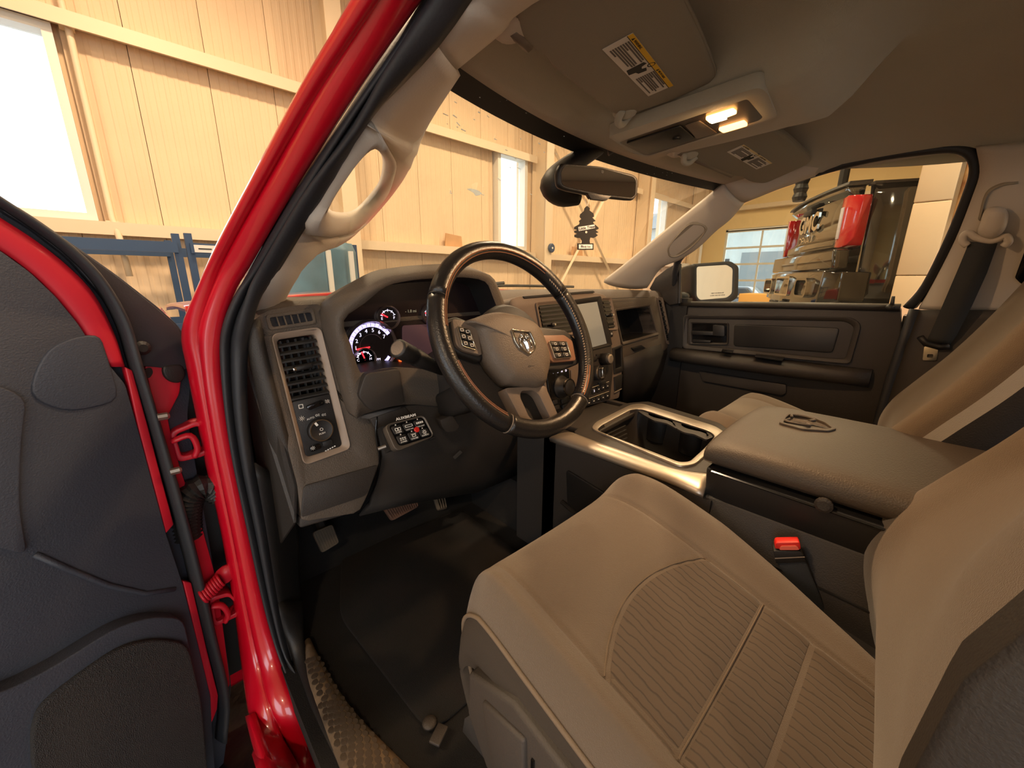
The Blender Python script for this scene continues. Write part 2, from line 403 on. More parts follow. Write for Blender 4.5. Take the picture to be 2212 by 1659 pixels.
# cardboard patches standing on the girt, gauge, blue wrapped bundle
card = mat('cardboard', (196, 150, 104), .9, var=.12, vsz=6)
tag(ob('cardboard_sheet', prism([(4.02, .548), (4.38, .548), (4.36, .73), (4.04, .76)], -.01, .01, Fr((0, YW-.10, 0), (1, 0, 0), (0, 0, 1))), card), 'torn brown cardboard sheet standing on the girt left of the window', 'cardboard')
tag(ob('cardboard_sheet', prism([(7.45, .548), (7.85, .548), (7.83, .73), (7.46, .74)], -.01, .01, Fr((0, YW-.10, 0), (1, 0, 0), (0, 0, 1))), card), 'brown cardboard piece on the girt behind the black hanging tree', 'cardboard')
gg = T('wall_gauge', 'small round dark gauge on the column right of the middle window', 'gauge', (6.3, YW-.46, .63))
fr_ = Fr((6.36, YW-.425, .63), (1, 0, 0), (0, 0, 1))
ob('gauge_body', lathe([(.09, 0), (.09, .03), (.075, .04)], Fr(fr_.o, (1, 0, 0), (0, 0, 1), (0, -1, 0)), 20), rackm, gg, smooth=False)
ob('gauge_hub', lathe([(.02, .04), (.02, .05)], Fr(fr_.o, (1, 0, 0), (0, 0, 1), (0, -1, 0)), 10), framew, gg)
bluep = mat('blue_film', (88, 124, 142), .35, bump=1, bs=14, var=.2, vsz=5)
bb = T('wrapped_bundle', 'tall blue plastic wrapped bundle with pale straps near the cream column', 'bundle', (1.30, 4.2, -1.5))
ob('wrapped_load', loft([[V((1.30+q*(.385 if z < .27 else .385*(1-(z-.27)*1.5)), 4.2+p*.38, z)) for q, p in ((-1, -1), (-.3, -1.08), (.4, -1), (.95, -.6), (1.05, 0), (.9, .8), (0, 1), (-1, .8))] for z in (-1.5, -1.1, -.6, -.1, .1, .25, .33)]), bluep, bb, smooth=True)
for x in (1.32, 1.52):
    ob('strap', box(x, x+.04, 3.775, 3.80, -1.3, .25), framew, bb)
# near cream partition and column on the passenger side
part = st('wall_partition', J(box(3.72, 3.9, -8, .12, -1.5, 4.6)), wallm)
cl = T('partition_column', 'cream boxed column with conduit at the end of the partition', 'column', (3.6, .2, -1.5))
for k in range(8):
    z = -1.5+.42*k+.28; 
    ob('column_block', box(3.52, 3.72, .045, .205, max(-1.5, z-.42), z-.004 if k < 7 else 3.0), wallm, cl, bev=.006)
ob('conduit', tube([V((3.6, .005, -1.5)), V((3.6, .005, 3.5))], .022, 8), mat('rusty_conduit', (196, 158, 110), .6, wear=(140, 90, 50), vsz=12), cl, smooth=True)
ob('conduit_clamp', box(3.56, 3.70, -.08, .09, .70, .745), steel, cl); 
for y in (-.065, .065): ob('clamp_bolt', lathe([(.012, 0), (.012, .012), (.006, .016)], Fr((3.558, y, .722), (0, 1, 0), (0, 0, 1), (-1, 0, 0)), 8), darker, cl)
va = T('wall_vent', 'rounded pale translucent panel in the partition wall beyond the passenger window', 'panel', (3.72, -.03, .4))
fv = Fr((3.72, 0, 0), (0, 1, 0), (0, 0, 1), (-1, 0, 0))
ob('vent_frame', ring(rr(-.21, .005, .39, .63, .03), rr(-.195, -.01, .405, .615, .025), 0, .02, fv), steel, va)
ob('vent_sheet', prism(rr(-.195, -.01, .405, .615, .025), .002, .008, fv), mat('pale_yellow_sheet', (250, 224, 160), .4), va)
# hoist hose
hz = T('exhaust_hose', 'black ribbed exhaust hose hanging above the lifted truck', 'hose', (6.2, 1.25, 4.6))
prof_ = [(.075 if i % 2 else .06, -2.0+i*.045) for i in range(80)]
ob('hose', lathe(prof_, Fr((5.85, 1.32, 2.9), (1, 0, 0), (0, 1, 0)), 14), darker, hz)
ob('hose', tube([V((5.9, .95, .9)), V((5.9, .95, 4.6))], .045, 8), darker, hz)
# door-side beams high on the yellow wall
for y, z in ((3.2, 3.0), (3.2, 2.2)):
    st('trim_%d' % (1 if z > 2.5 else 2), box(XR-.25, XR-.05, -6, 5.9, z-.06, z+.06), girtm)
# ---- lifted black truck
blkp = mat('black_car_paint', (14, 13, 13), .08, coat=1, spec=.7)
tailr = mat('tail_lens', (190, 10, 24), .12, coat=1)
tails = mat('tail_lens_clear', (205, 205, 215), .1)
bt = T('lifted_pickup_truck', 'black pickup truck raised on a lift beyond the passenger window', 'truck', (4.5, .6, -.9))
A = V((4.52, .60, 0)); bu = V((.885, .466, 0)); bw = V((.466, -.885, 0))
BT = Fr(A, bu, bw)                       # x across the tailgate, y towards the nose, z: frame z is x cross y (down) so use explicit
BT = Fr(A, bu, bw, (0, 0, 1))
TW = 1.78
bodyprof = [(-.14, .0), (.02, -.01), (.30, .0), (.55, .02), (.70, .03), (.78, .05)]
def side(x, sgn):
    lo = []
    for yy in (.12, .5, 1.0, 1.6, 2.0): lo.append([BT(x+sgn*d, yy, z) for z, d in bodyprof]+[BT(x+sgn*(d+.09), yy, z) for z, d in reversed(bodyprof)])
    return loft(lo)
ob('bed_side', side(0, 1), blkp, bt, smooth=True); ob('bed_side', side(TW, -1), blkp, bt, smooth=True)
ob('bed_floor', box(.08, TW-.08, .12, 2.0, .22, .28, BT), darker, bt)
# tailgate with bulged centre
tgp = [(.27, 0), (.30, -.03), (.36, -.03), (.40, .0), (.62, .02), (.72, .02), (.76, -.035), (.80, -.03), (.82, .02)]
lo = []
for a in range(13):
    x = .17+(TW-.34)*a/12; bow = -.05*math.sin(math.pi*a/12)
    lo.append([BT(x, q+bow, z) for z, q in tgp]+[BT(x, .1+bow, .82), BT(x, .1+bow, .27)])
tgt = ob('tailgate', loft(lo), blkp, bt, smooth=False, bev=.006)
ob('tailgate_handle', box(.80, 1.02, -.085, -.03, .66, .71, BT), darker, tgt, bev=.008)
fl = Fr(BT(1.0, -.052, .5), -bu, (0, 0, 1), -bw)
text('tailgate_letters', 'GMC', fl.at(.10, .07), .24, chrome, tgt, .01, bold=.008); text('tailgate_badge', 'DENALI', fl.at(.08, -.09), .11, chrome, tgt, .006, bold=.002)
ob('step_recess', prism([(.62, .30), (1.2, .30), (1.1, .385), (.7, .385)], -.085, -.05, Fr(BT.o, bu, (0, 0, 1), -bw).at(0, 0, .1)), mat('step_silver', (150, 142, 130), .3, .6), tgt)
def tail(x, s):
    pts = [(x, .30), (x+s*.17, .28), (x+s*.17, .70), (x+s*.14, .73), (x-s*.01, .69)]
    o = ob('tail_light', loft([[BT(x+s*.175, -.045, .29), BT(x+s*.175, -.045, .70), BT(x+s*.175, .1, .70), BT(x+s*.175, .1, .29)], [BT(x+s*.10, -.04, .285), BT(x+s*.10, -.04, .71), BT(x+s*.10, .1, .71), BT(x+s*.10, .1, .285)],
        [BT(x+s*.03, -.015, .30), BT(x+s*.03, -.015, .70), BT(x+s*.03, .1, .70), BT(x+s*.03, .1, .30)], [BT(x-s*.012, .02, .36), BT(x-s*.012, .03, .69), BT(x+s*.02, .1, .69), BT(x+s*.02, .1, .36)], [BT(x-s*.013, .04, .5), BT(x-s*.01, .08, .68), BT(x+s*.02, .1, .67), BT(x+s*.02, .1, .5)]]), tailr, bt, bev=.01, label='red wraparound tail light')
    ob('clear_lens', box(min(x+s*.12, x+s*.17), max(x+s*.12, x+s*.17), -.052, -.04, .36, .62, BT), tails, o, bev=.004)
tail(0, 1); tail(TW, -1)
ob('lower_valance', prism([(-.02, .10), (TW+.02, .10), (TW, .27), (0, .27)], -.02, .1, Fr(BT.o, bu, (0, 0, 1), -bw)), blkp, bt, bev=.02)
ob('supersize_badge' if False else 'bumper_badge', box(.30, .48, -.028, -.02, .17, .205, BT), chrome, bt)
bmp = ob('rear_bumper', loft([[BT(-.03, .18, z) for z in (-.17, .08)]+[BT(.05, .18, z) for z in (.08, -.17)], [BT(-.03, -.02, -.17), BT(-.03, -.02, .08), BT(.05, .1, .08), BT(.05, .1, -.17)], [BT(.06, -.14, -.2), BT(.06, -.12, .09), BT(.1, .0, .09), BT(.1, .0, -.2)],
    [BT(.6, -.2, -.22), BT(.6, -.17, .09), BT(.6, -.05, .09), BT(.6, -.05, -.22)], [BT(TW-.6, -.2, -.22), BT(TW-.6, -.17, .09), BT(TW-.6, -.05, .09), BT(TW-.6, -.05, -.22)], [BT(TW-.06, -.14, -.2), BT(TW-.06, -.12, .09), BT(TW-.1, .0, .09), BT(TW-.1, .0, -.2)], [BT(TW+.03, -.02, -.17), BT(TW+.03, -.02, .08), BT(TW-.05, .1, .08), BT(TW-.05, .1, -.17)]]), blkp, bt, bev=.012)
fb = Fr(BT.o, bu, (0, 0, 1), -bw)
ob('exhaust_trim', ring(rr(.16, .48, -.15, .03, .05), rr(.18, .46, -.13, .01, .04), .12, .205, fb), mat('exhaust_chrome', (140, 140, 138), .15, 1), bmp); ob('exhaust_trim', ring(rr(TW-.48, TW-.16, -.15, .03, .05), rr(TW-.46, TW-.18, -.13, .01, .04), .12, .205, fb), chrome, bmp)
ob('licence_recess', ring(rr(.66, 1.12, -.15, .05, .02), rr(.68, 1.10, -.13, .03, .02), .15, .21, fb), chrome, bmp); ob('plate', box(.70, 1.08, -.175, -.17, -.12, .02, BT), darker, bmp)
ob('hitch', J(box(.82, .94, -.27, -.05, -.31, -.22, BT), box(.78, .98, -.28, -.24, -.33, -.20, BT)), darker, bt, bev=.008)
ob('frame_rail', box(.35, .45, .0, 3.2, -.35, -.2, BT), darker, bt); ob('frame_rail', box(TW-.45, TW-.35, .0, 3.2, -.35, -.2, BT), darker, bt)
ob('cab_rear', loft([[BT(.06, yy, -.15), BT(.03, yy, .75), BT(.22, yy+.1*s, 1.3), BT(TW-.22, yy+.1*s, 1.3), BT(TW-.03, yy, .75), BT(TW-.06, yy, -.15)] for yy, s in ((2.08, 1), (4.3, -1))]), blkp, bt, bev=.03)
for x, s in ((.02, 1), (TW-.02, -1)):
    for yy in (1.0, 3.9):
        fw_ = Fr(BT(x, yy, -.35), bw, (0, 0, 1), bu*s)
        wh = ob('wheel', lathe([(.2, 0), (.33, .0), (.39, .04), (.39, .22), (.33, .27), (.2, .27)], fw_, 28), darker, bt, smooth=True)
        ob('rim', lathe([(.22, -.005), (.20, .03), (.05, .04), (.01, .04)], fw_, 20), chrome, wh)
ob('bed_rail_cap', box(.03, .14, .1, 2.0, .78, .80, BT), darker, bt); ob('bed_rail_cap', box(TW-.14, TW-.03, .1, 2.0, .78, .80, BT), darker, bt)
ob('gate_spoiler', loft([[BT(x, -.05-.05*math.sin(math.pi*k/6), .80), BT(x, .12, .80), BT(x, .12, .83), BT(x, -.04-.05*math.sin(math.pi*k/6), .825)] for k, x in enumerate([.12+(TW-.24)*k/6 for k in range(7)])]), darker, bt)
# lift posts
blm = mat('blue_lift', (40, 92, 160), .4)
lf = T('vehicle_lift', 'blue two-post vehicle lift under the raised black truck', 'lift', (5.2, .6, -1.5))
ob('lift_post', box(4.9, 5.1, 1.95, 2.2, -1.5, -.33), blm, lf); ob('lift_post', box(6.0, 6.25, -2.2, -1.95, -1.5, 2.0), blm, lf)
ob('lift_arm', box(.2, 1.6, 1.4, 1.55, -.46, -.38, BT), blm, lf); ob('lift_arm', box(.2, 1.6, 3.0, 3.15, -.46, -.38, BT), blm, lf)
# crates and pallets by the glazed door
wood = mat('pallet_wood', (214, 160, 92), .8, var=.15, vsz=4)
def pallet(x, y, z, lab, grp):
    t = T('pallet', lab, 'pallet', (x, y, z), grp)
    for k in range(5): ob('top_plank', box(x-.6+.26*k, x-.6+.26*k+.16, y-.5, y+.5, z+.11, z+.135), wood, t)
    for yy in (-.5, -.05, .4): ob('runner', box(x-.6, x+.6, y+yy, y+yy+.1, z, z+.11), wood, t)
nm = ['lowest', 'second lowest', 'third', 'topmost']
for k in range(4): pallet(11.5, 3.0, -1.5+.14*k, nm[k]+' wooden pallet in the stack seen under the passenger mirror side', 'wooden pallets by the glazed door')
bx = mat('orange_carton', (226, 172, 96), .8)
tag(ob('carton', box(11.0, 11.9, 2.6, 3.4, -.94, -.3), bx, bev=.01), 'tan carton on top of the wooden pallet stack', 'carton')
tag(ob('storage_cabinet', J(box(9.0, 9.5, 1.1, 1.9, -1.5, -.42), box(8.98, 9.0, 1.12, 1.5, -1.45, -.45), box(8.98, 9.0, 1.52, 1.88, -1.45, -.45)), framew), 'white shop cabinet standing below the lifted truck', 'cabinet')
tag(ob('tool_cart', J(box(7.4, 8.0, 1.6, 2.1, -1.4, -.38), box(7.38, 7.4, 1.65, 2.05, -.7, -.42)), blm, bev=.01), 'blue tool cart below the lifted truck bumper', 'cart')
nb = T('warehouse', 'pale grey warehouse across the yard beyond the glazed door', 'building', (34, 8, -1.63))
gw = mat('grey_cladding', (176, 178, 174), .7, var=.1, vsz=.5); gd = mat('grey_shutter', (120, 124, 124), .7)
ob('wall', box(33, 45, -14, 26, -1.63, 4.2), gw, nb); ob('roof', prism3([V((32.6, -14.4, 4.2)), V((45.4, -14.4, 4.2)), V((39, -14.4, 6.4))], (0, 40.8, 0)), gd, nb)
for k in range(6): ob('shutter', box(32.94, 33, -12+6.2*k, -8.2+6.2*k, -1.63, 2.0), gd, nb); ob('window', box(32.95, 33, -7.4+6.2*k, -6.4+6.2*k, .4, 1.6), gloss, nb)
# parked cars outside the glazed door
def car(x, y, col, lab):
    t = T('parked_car', lab, 'car', (x, y, -1.63), 'cars parked outside the glazed door')
    m = mat('car_'+lab.split()[0], col, .15, coat=1)
    pr = [(-2.2, .35), (-2.15, .75), (-1.3, .85), (-.7, 1.4), (.7, 1.42), (1.5, .9), (2.2, .8), (2.25, .35)]
    z0 = -1.63
    ob('car_body', loft([[V((x+w_*(.86 if z > 1 else 1), y+a, z0+z)) for a, z in pr] for w_ in (-.85, .85)]), m, t, bev=.08)
    ob('side_glass', loft([[V((x-w_, y+a, z0+z)) for a, z in ((-1.0, .92), (-.62, 1.32), (.62, 1.34), (1.2, .95))] for w_ in (.87, .72)]), gloss, t)
    for a in (-1.4, 1.4):
        for s in (-1, 1): ob('wheel', lathe([(.1, 0), (.33, 0), (.33, .2), (.1, .2)], Fr((x+s*.88, y+a, z0+.33), (0, 1, 0), (0, 0, 1), (-s, 0, 0)), 18), darker, t)
car(19.5, 6.2, (24, 26, 30), 'black car parked outside beyond the glazed door'); car(22.5, 2.2, (70, 78, 88), 'grey car parked outside behind the lifted truck')
# ================================================================== the red pickup: body shell
def H(fr, pts, c=0): return [fr.hit(x, y, c) for x, y in pts]
def PP(pts, **k): return [P(x, y, **k) for x, y in pts]
def pad(a, b, bulge, n=28, m=6, flat=False, catm=4, thick=0):
    # cushioned strip between index-matched polylines a and b, bulging towards the camera side
    a, b = (cr(a, catm), cr(b, catm)); a, b = (a, b) if len(a) == len(b) else (resamp(a, n), resamp(b, n))
    rows = []
    for i in range(len(a)):
        t = (a[min(i+1, len(a)-1)]-a[max(i-1, 0)]+b[min(i+1, len(b)-1)]-b[max(i-1, 0)]).normalized()
        nrm = (b[i]-a[i]).cross(t)
        nrm = nrm.normalized() if nrm.length > 1e-9 else V((0, -1, 0))
        mid_ = (a[i]+b[i])/2
        if nrm.dot(mid_) > 0: nrm = -nrm
        bl = bulge[i*len(bulge)//len(a)] if isinstance(bulge, (list, tuple)) else bulge
        rows.append([a[i].lerp(b[i], k/m)+nrm*(bl*(1-abs(2*k/m-1)**2.6)) for k in range(m+1)])
        if thick: rows[-1] += [b[i]-nrm*thick, a[i]-nrm*thick]
    return loft(rows, True, bool(thick))
XC = .905
body = T('pickup_body', 'red pickup truck body around the open driver doorway', 'truck', (XC, .5, -1.5))
PO = lambda k: dict(pl=((k, 0, 0), (1, 0, -.5)))      # leaning greenhouse side, k sets how far out it lies
# red outer A-pillar in two strips with a step between
def PY(pts, ys): return [P(x, y, Y=q) for (x, y), q in zip(pts, ys)]
o1 = PY([(402, 800), (392, 712), (430, 610), (470, 520), (560, 350), (650, 182), (742, 28), (850, -150)], (.86, .845, .80, .74, .62, .52, .44, .36))
o2 = PY([(434, 800), (428, 715), (462, 610), (500, 530), (590, 368), (680, 212), (790, 45), (905, -120)], (.82, .815, .78, .73, .615, .515, .43, .35))
o3 = PY([(469, 800), (474, 715), (500, 640), (540, 575), (625, 430), (728, 270), (845, 95), (985, -100)], (.80, .79, .77, .735, .63, .53, .444, .36))
# hinge pillar and sill, red
hin = [P(470, 800, Y=.80), P(482, 900, Y=.80), P(500, 1000, Y=.80), P(530, 1140, Y=.80), P(565, 1300, Y=.80), P(598, 1420, Y=.775), P(640, 1520, Y=.70), P(700, 1659, X=.115), P(770, 1800, X=.115)]
hmi = [P(436, 800, Y=.82), P(452, 900, Y=.82), P(470, 1000, Y=.82), P(498, 1140, Y=.82), P(528, 1300, Y=.82), P(556, 1430, Y=.80), P(585, 1540, Y=.72), P(650, 1659, X=.08), P(720, 1800, X=.08)]
hou = [P(405, 800, Y=.86), P(425, 900, Y=.86), P(445, 1000, Y=.86), P(478, 1140, Y=.86), P(505, 1300, Y=.86), P(520, 1430, Y=.85), P(540, 1560, Y=.76), P(585, 1659, Z=-.79), P(632, 1800, Z=-.79)]
rl = lambda x, z: [V((x, -.75, z-.02)), V((x+.01, -.3, z)), V((x+.005, .0, z-.004)), V((x, .2, z-.02))]
r1, r2, r3 = rl(.215, .315), rl(.235, .333), rl(.275, .318)
pil1, pil2, pil3 = r1+list(reversed(o1[1:]))+hou, r2+list(reversed(o2[1:]))+hmi, r3+list(reversed(o3[1:]))+hin
ob('a_pillar_outer', pad(pil1, pil2, .007, thick=.018), red, body, smooth=True)
ob('a_pillar_inner', pad(pil2, pil3, .009, thick=.018), red, body, smooth=True)
ob('b_pillar_outer', loft([[V((x-.06, y0, z)), V((x+.02, y0, z)), V((x+.02, y0-.22, z)), V((x-.06, y0-.22, z))] for x, y0, z in ((.10, -.62, -.84), (.09, -.62, -.1), (.27, -.62, .33))]), red, body, bev=.02)
ob('rocker_panel', loft([[V((.0, y, -.88)), V((.0, y, -.82)), V((.06, y, -.79)), V((.115, y, -.765)), V((.115, y, -.88))] for y in (.50, -.8)]), red, body, bev=.012)
sil = [P(538, 1545, Z=-.80), P(560, 1610, Z=-.80), P(592, 1700, Z=-.80), P(628, 1800, Z=-.80)]
ob('sill_step', pad([P(530, 1545, Z=-.83), P(545, 1610, Z=-.83), P(572, 1700, Z=-.83), P(600, 1800, Z=-.83)], sil, .003, thick=.01), red, body, smooth=True)
# dark cavity behind the hinges, fender edge
ob('hinge_cavity', prism3([V((-.02, .93, -.14)), V((.085, .93, -.14)), V((.085, .93, -.86)), V((-.02, .93, -.86))], (0, .02, 0)), darker, body)
ob('fender', loft([[V((-.075, .98, -.14)), V((-.09, .98, -.5)), V((-.07, .98, -.95)), V((.07, .98, -.95)), V((.07, .98, -.10))], [V((-.075, 1.7, -.12)), V((-.1, 1.7, -.5)), V((-.09, 1.7, -.9)), V((.07, 1.7, -.9)), V((.07, 1.7, -.08))], [V((-.06, 2.4, -.2)), V((-.08, 2.4, -.55)), V((-.07, 2.4, -.85)), V((.07, 2.4, -.85)), V((.07, 2.4, -.14))]]), red, body, bev=.02)
ob('fender', loft([[V((1.885, 1.0, -.14)), V((1.9, 1.0, -.5)), V((1.88, 1.0, -.95)), V((1.74, 1.0, -.95)), V((1.74, 1.0, -.10))], [V((1.885, 2.4, -.2)), V((1.89, 2.4, -.55)), V((1.88, 2.4, -.85)), V((1.74, 2.4, -.85)), V((1.74, 2.4, -.14))]]), red, body, bev=.02)
# fender/A-pillar joint with bolts, small red bracket piece with dark hole
ob('pillar_bracket', prism3(PP([(405, 690), (440, 650), (452, 690), (448, 730), (430, 790), (398, 765)], Y=.90), (0, .02, 0)), red, body, bev=.003)
ob('bracket_hole', prism3(PP([(418, 695), (428, 680), (436, 690), (430, 722), (420, 722), (412, 712)], Y=.895), (0, .004, 0)), darker, body)
for px, py in ((428, 738), (422, 722), (433, 760)):
    q = P(px, py, Y=.89); ob('pillar_bolt', lathe([(.007, 0), (.007, .006), (.004, .009)], Fr(q, (1, 0, 0), (0, 0, 1), (0, -1, 0)), 8), red, body)
# hood, cowl, windshield base
def hood(u, v):
    t = 2*u-1; x = XC+.80*t; y = 1.34+1.1*v
    return (x, y, -.050-.05*v*v-.03*abs(t)**4+.004*math.cos(t*4))
ob('hood', grid(hood, 17, 10), red, body, smooth=True, solid=.02)
def cowl(u, v):
    t = 2*u-1; return (XC+.78*t, 1.12+.24*v-.10*t*t*(1-v)-.0*v, -.085+.028*v-.012*abs(t)**4)
ob('cowl', grid(cowl, 17, 5), darker, body, smooth=True, solid=.02)
wz = T('windshield_wiper', 'black windshield wiper resting along the base of the glass', 'wiper', (1.2, 1.2, -.06))
ob('wiper_blade', tube(cr([V((.75, 1.185, -.03)), V((1.1, 1.20, -.022)), V((1.45, 1.13, -.028))], 5), .006, 6), darker, wz)
ob('wiper_arm', tube([V((.62, 1.27, -.05)), V((1.1, 1.21, -.012))], .008, 6), darker, wz)
sq = P(762, 622, Y=1.32)
tag(ob('washer_nozzle', lathe([(.012, 0), (.012, .012), (.004, .018)], Fr((sq.x, sq.y, sq.z-.016), (1, 0, 0), (0, 1, 0)), 8), steel), 'small pale washer nozzle on the hood left of the dash hood', 'nozzle')
# outer roof
def roofz(u, v):
    t = 2*u-1; y = .66-1.5*v; hw = .56+.10*min(1, v*3)
    return (XC+hw*t, y-.08*t*t*(1-v), .352+.14*(1-(1-min(1, v*2.2))**2)-.035*abs(t)**3)
ob('roof_panel', grid(roofz, 17, 14), red, body, smooth=True, solid=.015)
# rear of the cab and passenger side lower shell
ob('cab_back', J(box(.1, 1.72, -1.02, -1.0, -.75, -.05), box(.1, .3, -1.02, -1.0, -.05, .4), box(1.5, 1.72, -1.02, -1.0, -.05, .4), box(.3, 1.5, -1.02, -1.0, .20, .45)), trimg, body)
fl = ob('cab_floor', J(box(.09, 1.74, -1.0, 1.0, -.80, -.75)), carpet); fl['kind'] = 'structure'
ob('toe_board', prism3([V((.13, .98, -.75)), V((.13, 1.18, -.45)), V((.13, 1.2, -.1)), V((.13, 1.25, -.1)), V((.13, 1.25, -.8))], (1.58, 0, 0)), carpet, fl)
ob('tunnel', loft([[V((.74, y, -.75)), V((.79, y, -.62)), V((1.02, y, -.62)), V((1.07, y, -.75))] for y in (-1.0, 1.1)]), carpet, fl)
# ------------------------------------------------------------------ seals round the driver doorway
s0 = PY([(481, 700), (505, 640), (545, 575), (630, 430), (733, 270), (850, 95), (990, -100)], (.785, .765, .732, .626, .527, .441, .357))
s1 = PY([(505, 700), (530, 640), (566, 575), (652, 430), (756, 270), (875, 95), (1015, -100)], (.78, .758, .726, .62, .52, .434, .35))
s2 = PY([(545, 700), (562, 640), (600, 575), (682, 440), (795, 268), (935, 92), (1085, -100)], (.77, .745, .70, .602, .505, .40, .32))
ws = T('door_weatherstrip', 'black double rubber weatherstrip around the driver doorway', 'weatherstrip', (.12, .8, -.75))
low0 = [P(474, 760, Y=.80), P(484, 880, Y=.80), P(503, 1000, Y=.80), P(533, 1140, Y=.80), P(568, 1300, Y=.80), P(602, 1420, Y=.775), P(645, 1520, Y=.70), P(705, 1659, X=.118), P(775, 1800, X=.118)]
low1 = [P(497, 760, Y=.795), P(503, 880, Y=.795), P(520, 1000, Y=.795), P(549, 1140, Y=.795), P(582, 1300, Y=.795), P(614, 1420, Y=.77), P(655, 1520, Y=.69), P(714, 1659, X=.122), P(784, 1800, X=.122)]
low2 = [P(536, 760, Y=.79), P(535, 880, Y=.79), P(548, 1000, Y=.79), P(574, 1140, Y=.79), P(600, 1300, Y=.79), P(627, 1420, Y=.765), P(666, 1520, Y=.685), P(724, 1659, X=.127), P(794, 1800, X=.127)]
q1, q2, q3 = rl(.285, .312), rl(.295, .306), rl(.325, .300)
ob('outer_seal', pad(q1+list(reversed(s0))+low0, q2+list(reversed(s1))+low1, .011, thick=.01), rubber, ws, smooth=True)
ob('inner_seal', pad(q2+list(reversed(s1))+low1, q3+list(reversed(s2))+low2, .015, thick=.01), rubber, ws, smooth=True)
# ------------------------------------------------------------------ left A-pillar trim with grab handle
PA = dict(pl=((.392, .531, .292), (-.082, .0304, .0799)))
SY = [(-100, .32), (92, .40), (268, .505), (440, .602), (575, .70), (640, .745), (700, .77), (900, .80)]
def sealy(py):
    for (p0, y0), (p1, y1) in zip(SY, SY[1:]):
        if py <= p1: return y0+(y1-y0)*(py-p0)/(p1-p0)
    return .8
def pa(l, d=0):
    o = []
    for x, y in l:
        a, b = P(x, y, **PA), P(x, y, Y=sealy(y)+.008); o.append(b if (b.length > a.length or a.dot(fw) < 0) else a)
    return o
pt_ = T('a_pillar_trim', 'tan grey left windshield pillar trim with grab handle opening', 'pillar trim', (.246, 1.0, -.05))
L_ = [(938, 88), (862, 176), (800, 262), (832, 303), (848, 360), (828, 428), (768, 496), (695, 512), (646, 498), (600, 553), (568, 620), (543, 695)]
R_ = [(985, 142), (932, 240), (910, 296), (893, 338), (876, 378), (849, 413), (805, 464), (755, 513), (693, 543), (656, 565), (622, 610), (604, 655)]
ob('pillar_cover', pad(pa(L_), pa(R_), [.022, .022, .02, .016, .012, .012, .012, .014, .016, .018, .02, .02], thick=.02, m=8), trimg, pt_, smooth=True)
ol = cr(pa([(797, 264), (831, 304), (847, 360), (827, 428), (767, 495), (695, 511), (648, 497), (680, 428), (712, 374), (755, 317)]), 4, True)
il = cr(pa([(795, 321), (822, 330), (834, 362), (820, 408), (772, 462), (728, 474), (704, 455), (710, 425), (732, 388), (765, 340)]), 4, True)
nrm = V((-.082, .0304, .0799)).normalized(); nrm = -nrm if nrm.dot(ol[0]) > 0 else nrm
m1 = [a.lerp(b, .35)+nrm*.014 for a, b in zip(ol, il)]; m2 = [a.lerp(b, .75)+nrm*.010 for a, b in zip(ol, il)]
dv = V((.05, .14, .06)).normalized()
lo = [[p-nrm*.004 for p in ol], m1, m2, il, [p+dv*.05 for p in il], [p+dv*.05 for p in ol]]
v_, f_ = loft(lo, False); n_ = len(ol); f_ += [(5*n_+i, 5*n_+(i+1) % n_, (i+1) % n_, i) for i in range(n_)]
ob('grab_handle', (v_, f_), trimg, pt_, smooth=True)
ob('roof_rail_cover', pad(PY([(941, 90), (1000, 14), (1064, -70)], (.407, .368, .335))+[V((.325, .1, .298)), V((.335, -.3, .30)), V((.33, -.8, .28))], PP([(988, 139), (1090, 58), (1160, -4)], Z=.291)+[V((.42, .1, .315)), V((.42, -.3, .34)), V((.42, -.8, .32))], .014, thick=.012), trimg, pt_, smooth=True)
# ------------------------------------------------------------------ right A-pillar trim
PB = dict(pl=((1.418, .531, .292), (.082, .0304, .0799)))
def pb(l): return PP(l, **PB)
pr_ = T('a_pillar_trim', 'light grey right windshield pillar trim beside the passenger window', 'pillar trim', (1.56, 1.0, -.05))
Lr = [(1563, 399), (1530, 428), (1480, 468), (1430, 508), (1384, 546), (1345, 578), (1304, 610)]
Rr = [(1607, 440), (1578, 474), (1546, 500), (1508, 536), (1468, 562), (1428, 580), (1398, 622)]
ob('pillar_cover', pad(pb(Lr), pb(Rr), .02, thick=.02, m=8), trimg, pr_, smooth=True)
ob('roof_corner_cover', pad(pb([(1565, 397), (1640, 330), (1720, 260)]), pb([(1609, 438), (1700, 402), (1800, 368)]), .014, thick=.015), trimg, pr_, smooth=True)
hp = cr(pb([(1446, 538), (1449, 522), (1484, 482), (1506, 476), (1523, 482), (1522, 496), (1497, 524), (1468, 544), (1452, 546)]), 4, True)
hn = V((.082, .0304, .0799)).normalized(); hn = -hn if hn.dot(hp[0]) > 0 else hn
hc = sum(hp, V((0, 0, 0)))/len(hp)
ob('handle_pocket', loft([[hc+(p-hc)*1.10+hn*.018 for p in hp], [p+hn*.023 for p in hp], [hc+(p-hc)*.88+hn*.014 for p in hp]]), mat('pocket_shade', (150, 140, 124), .7), pr_, smooth=False)  # trim colour darkened to stand for the shade inside the recess
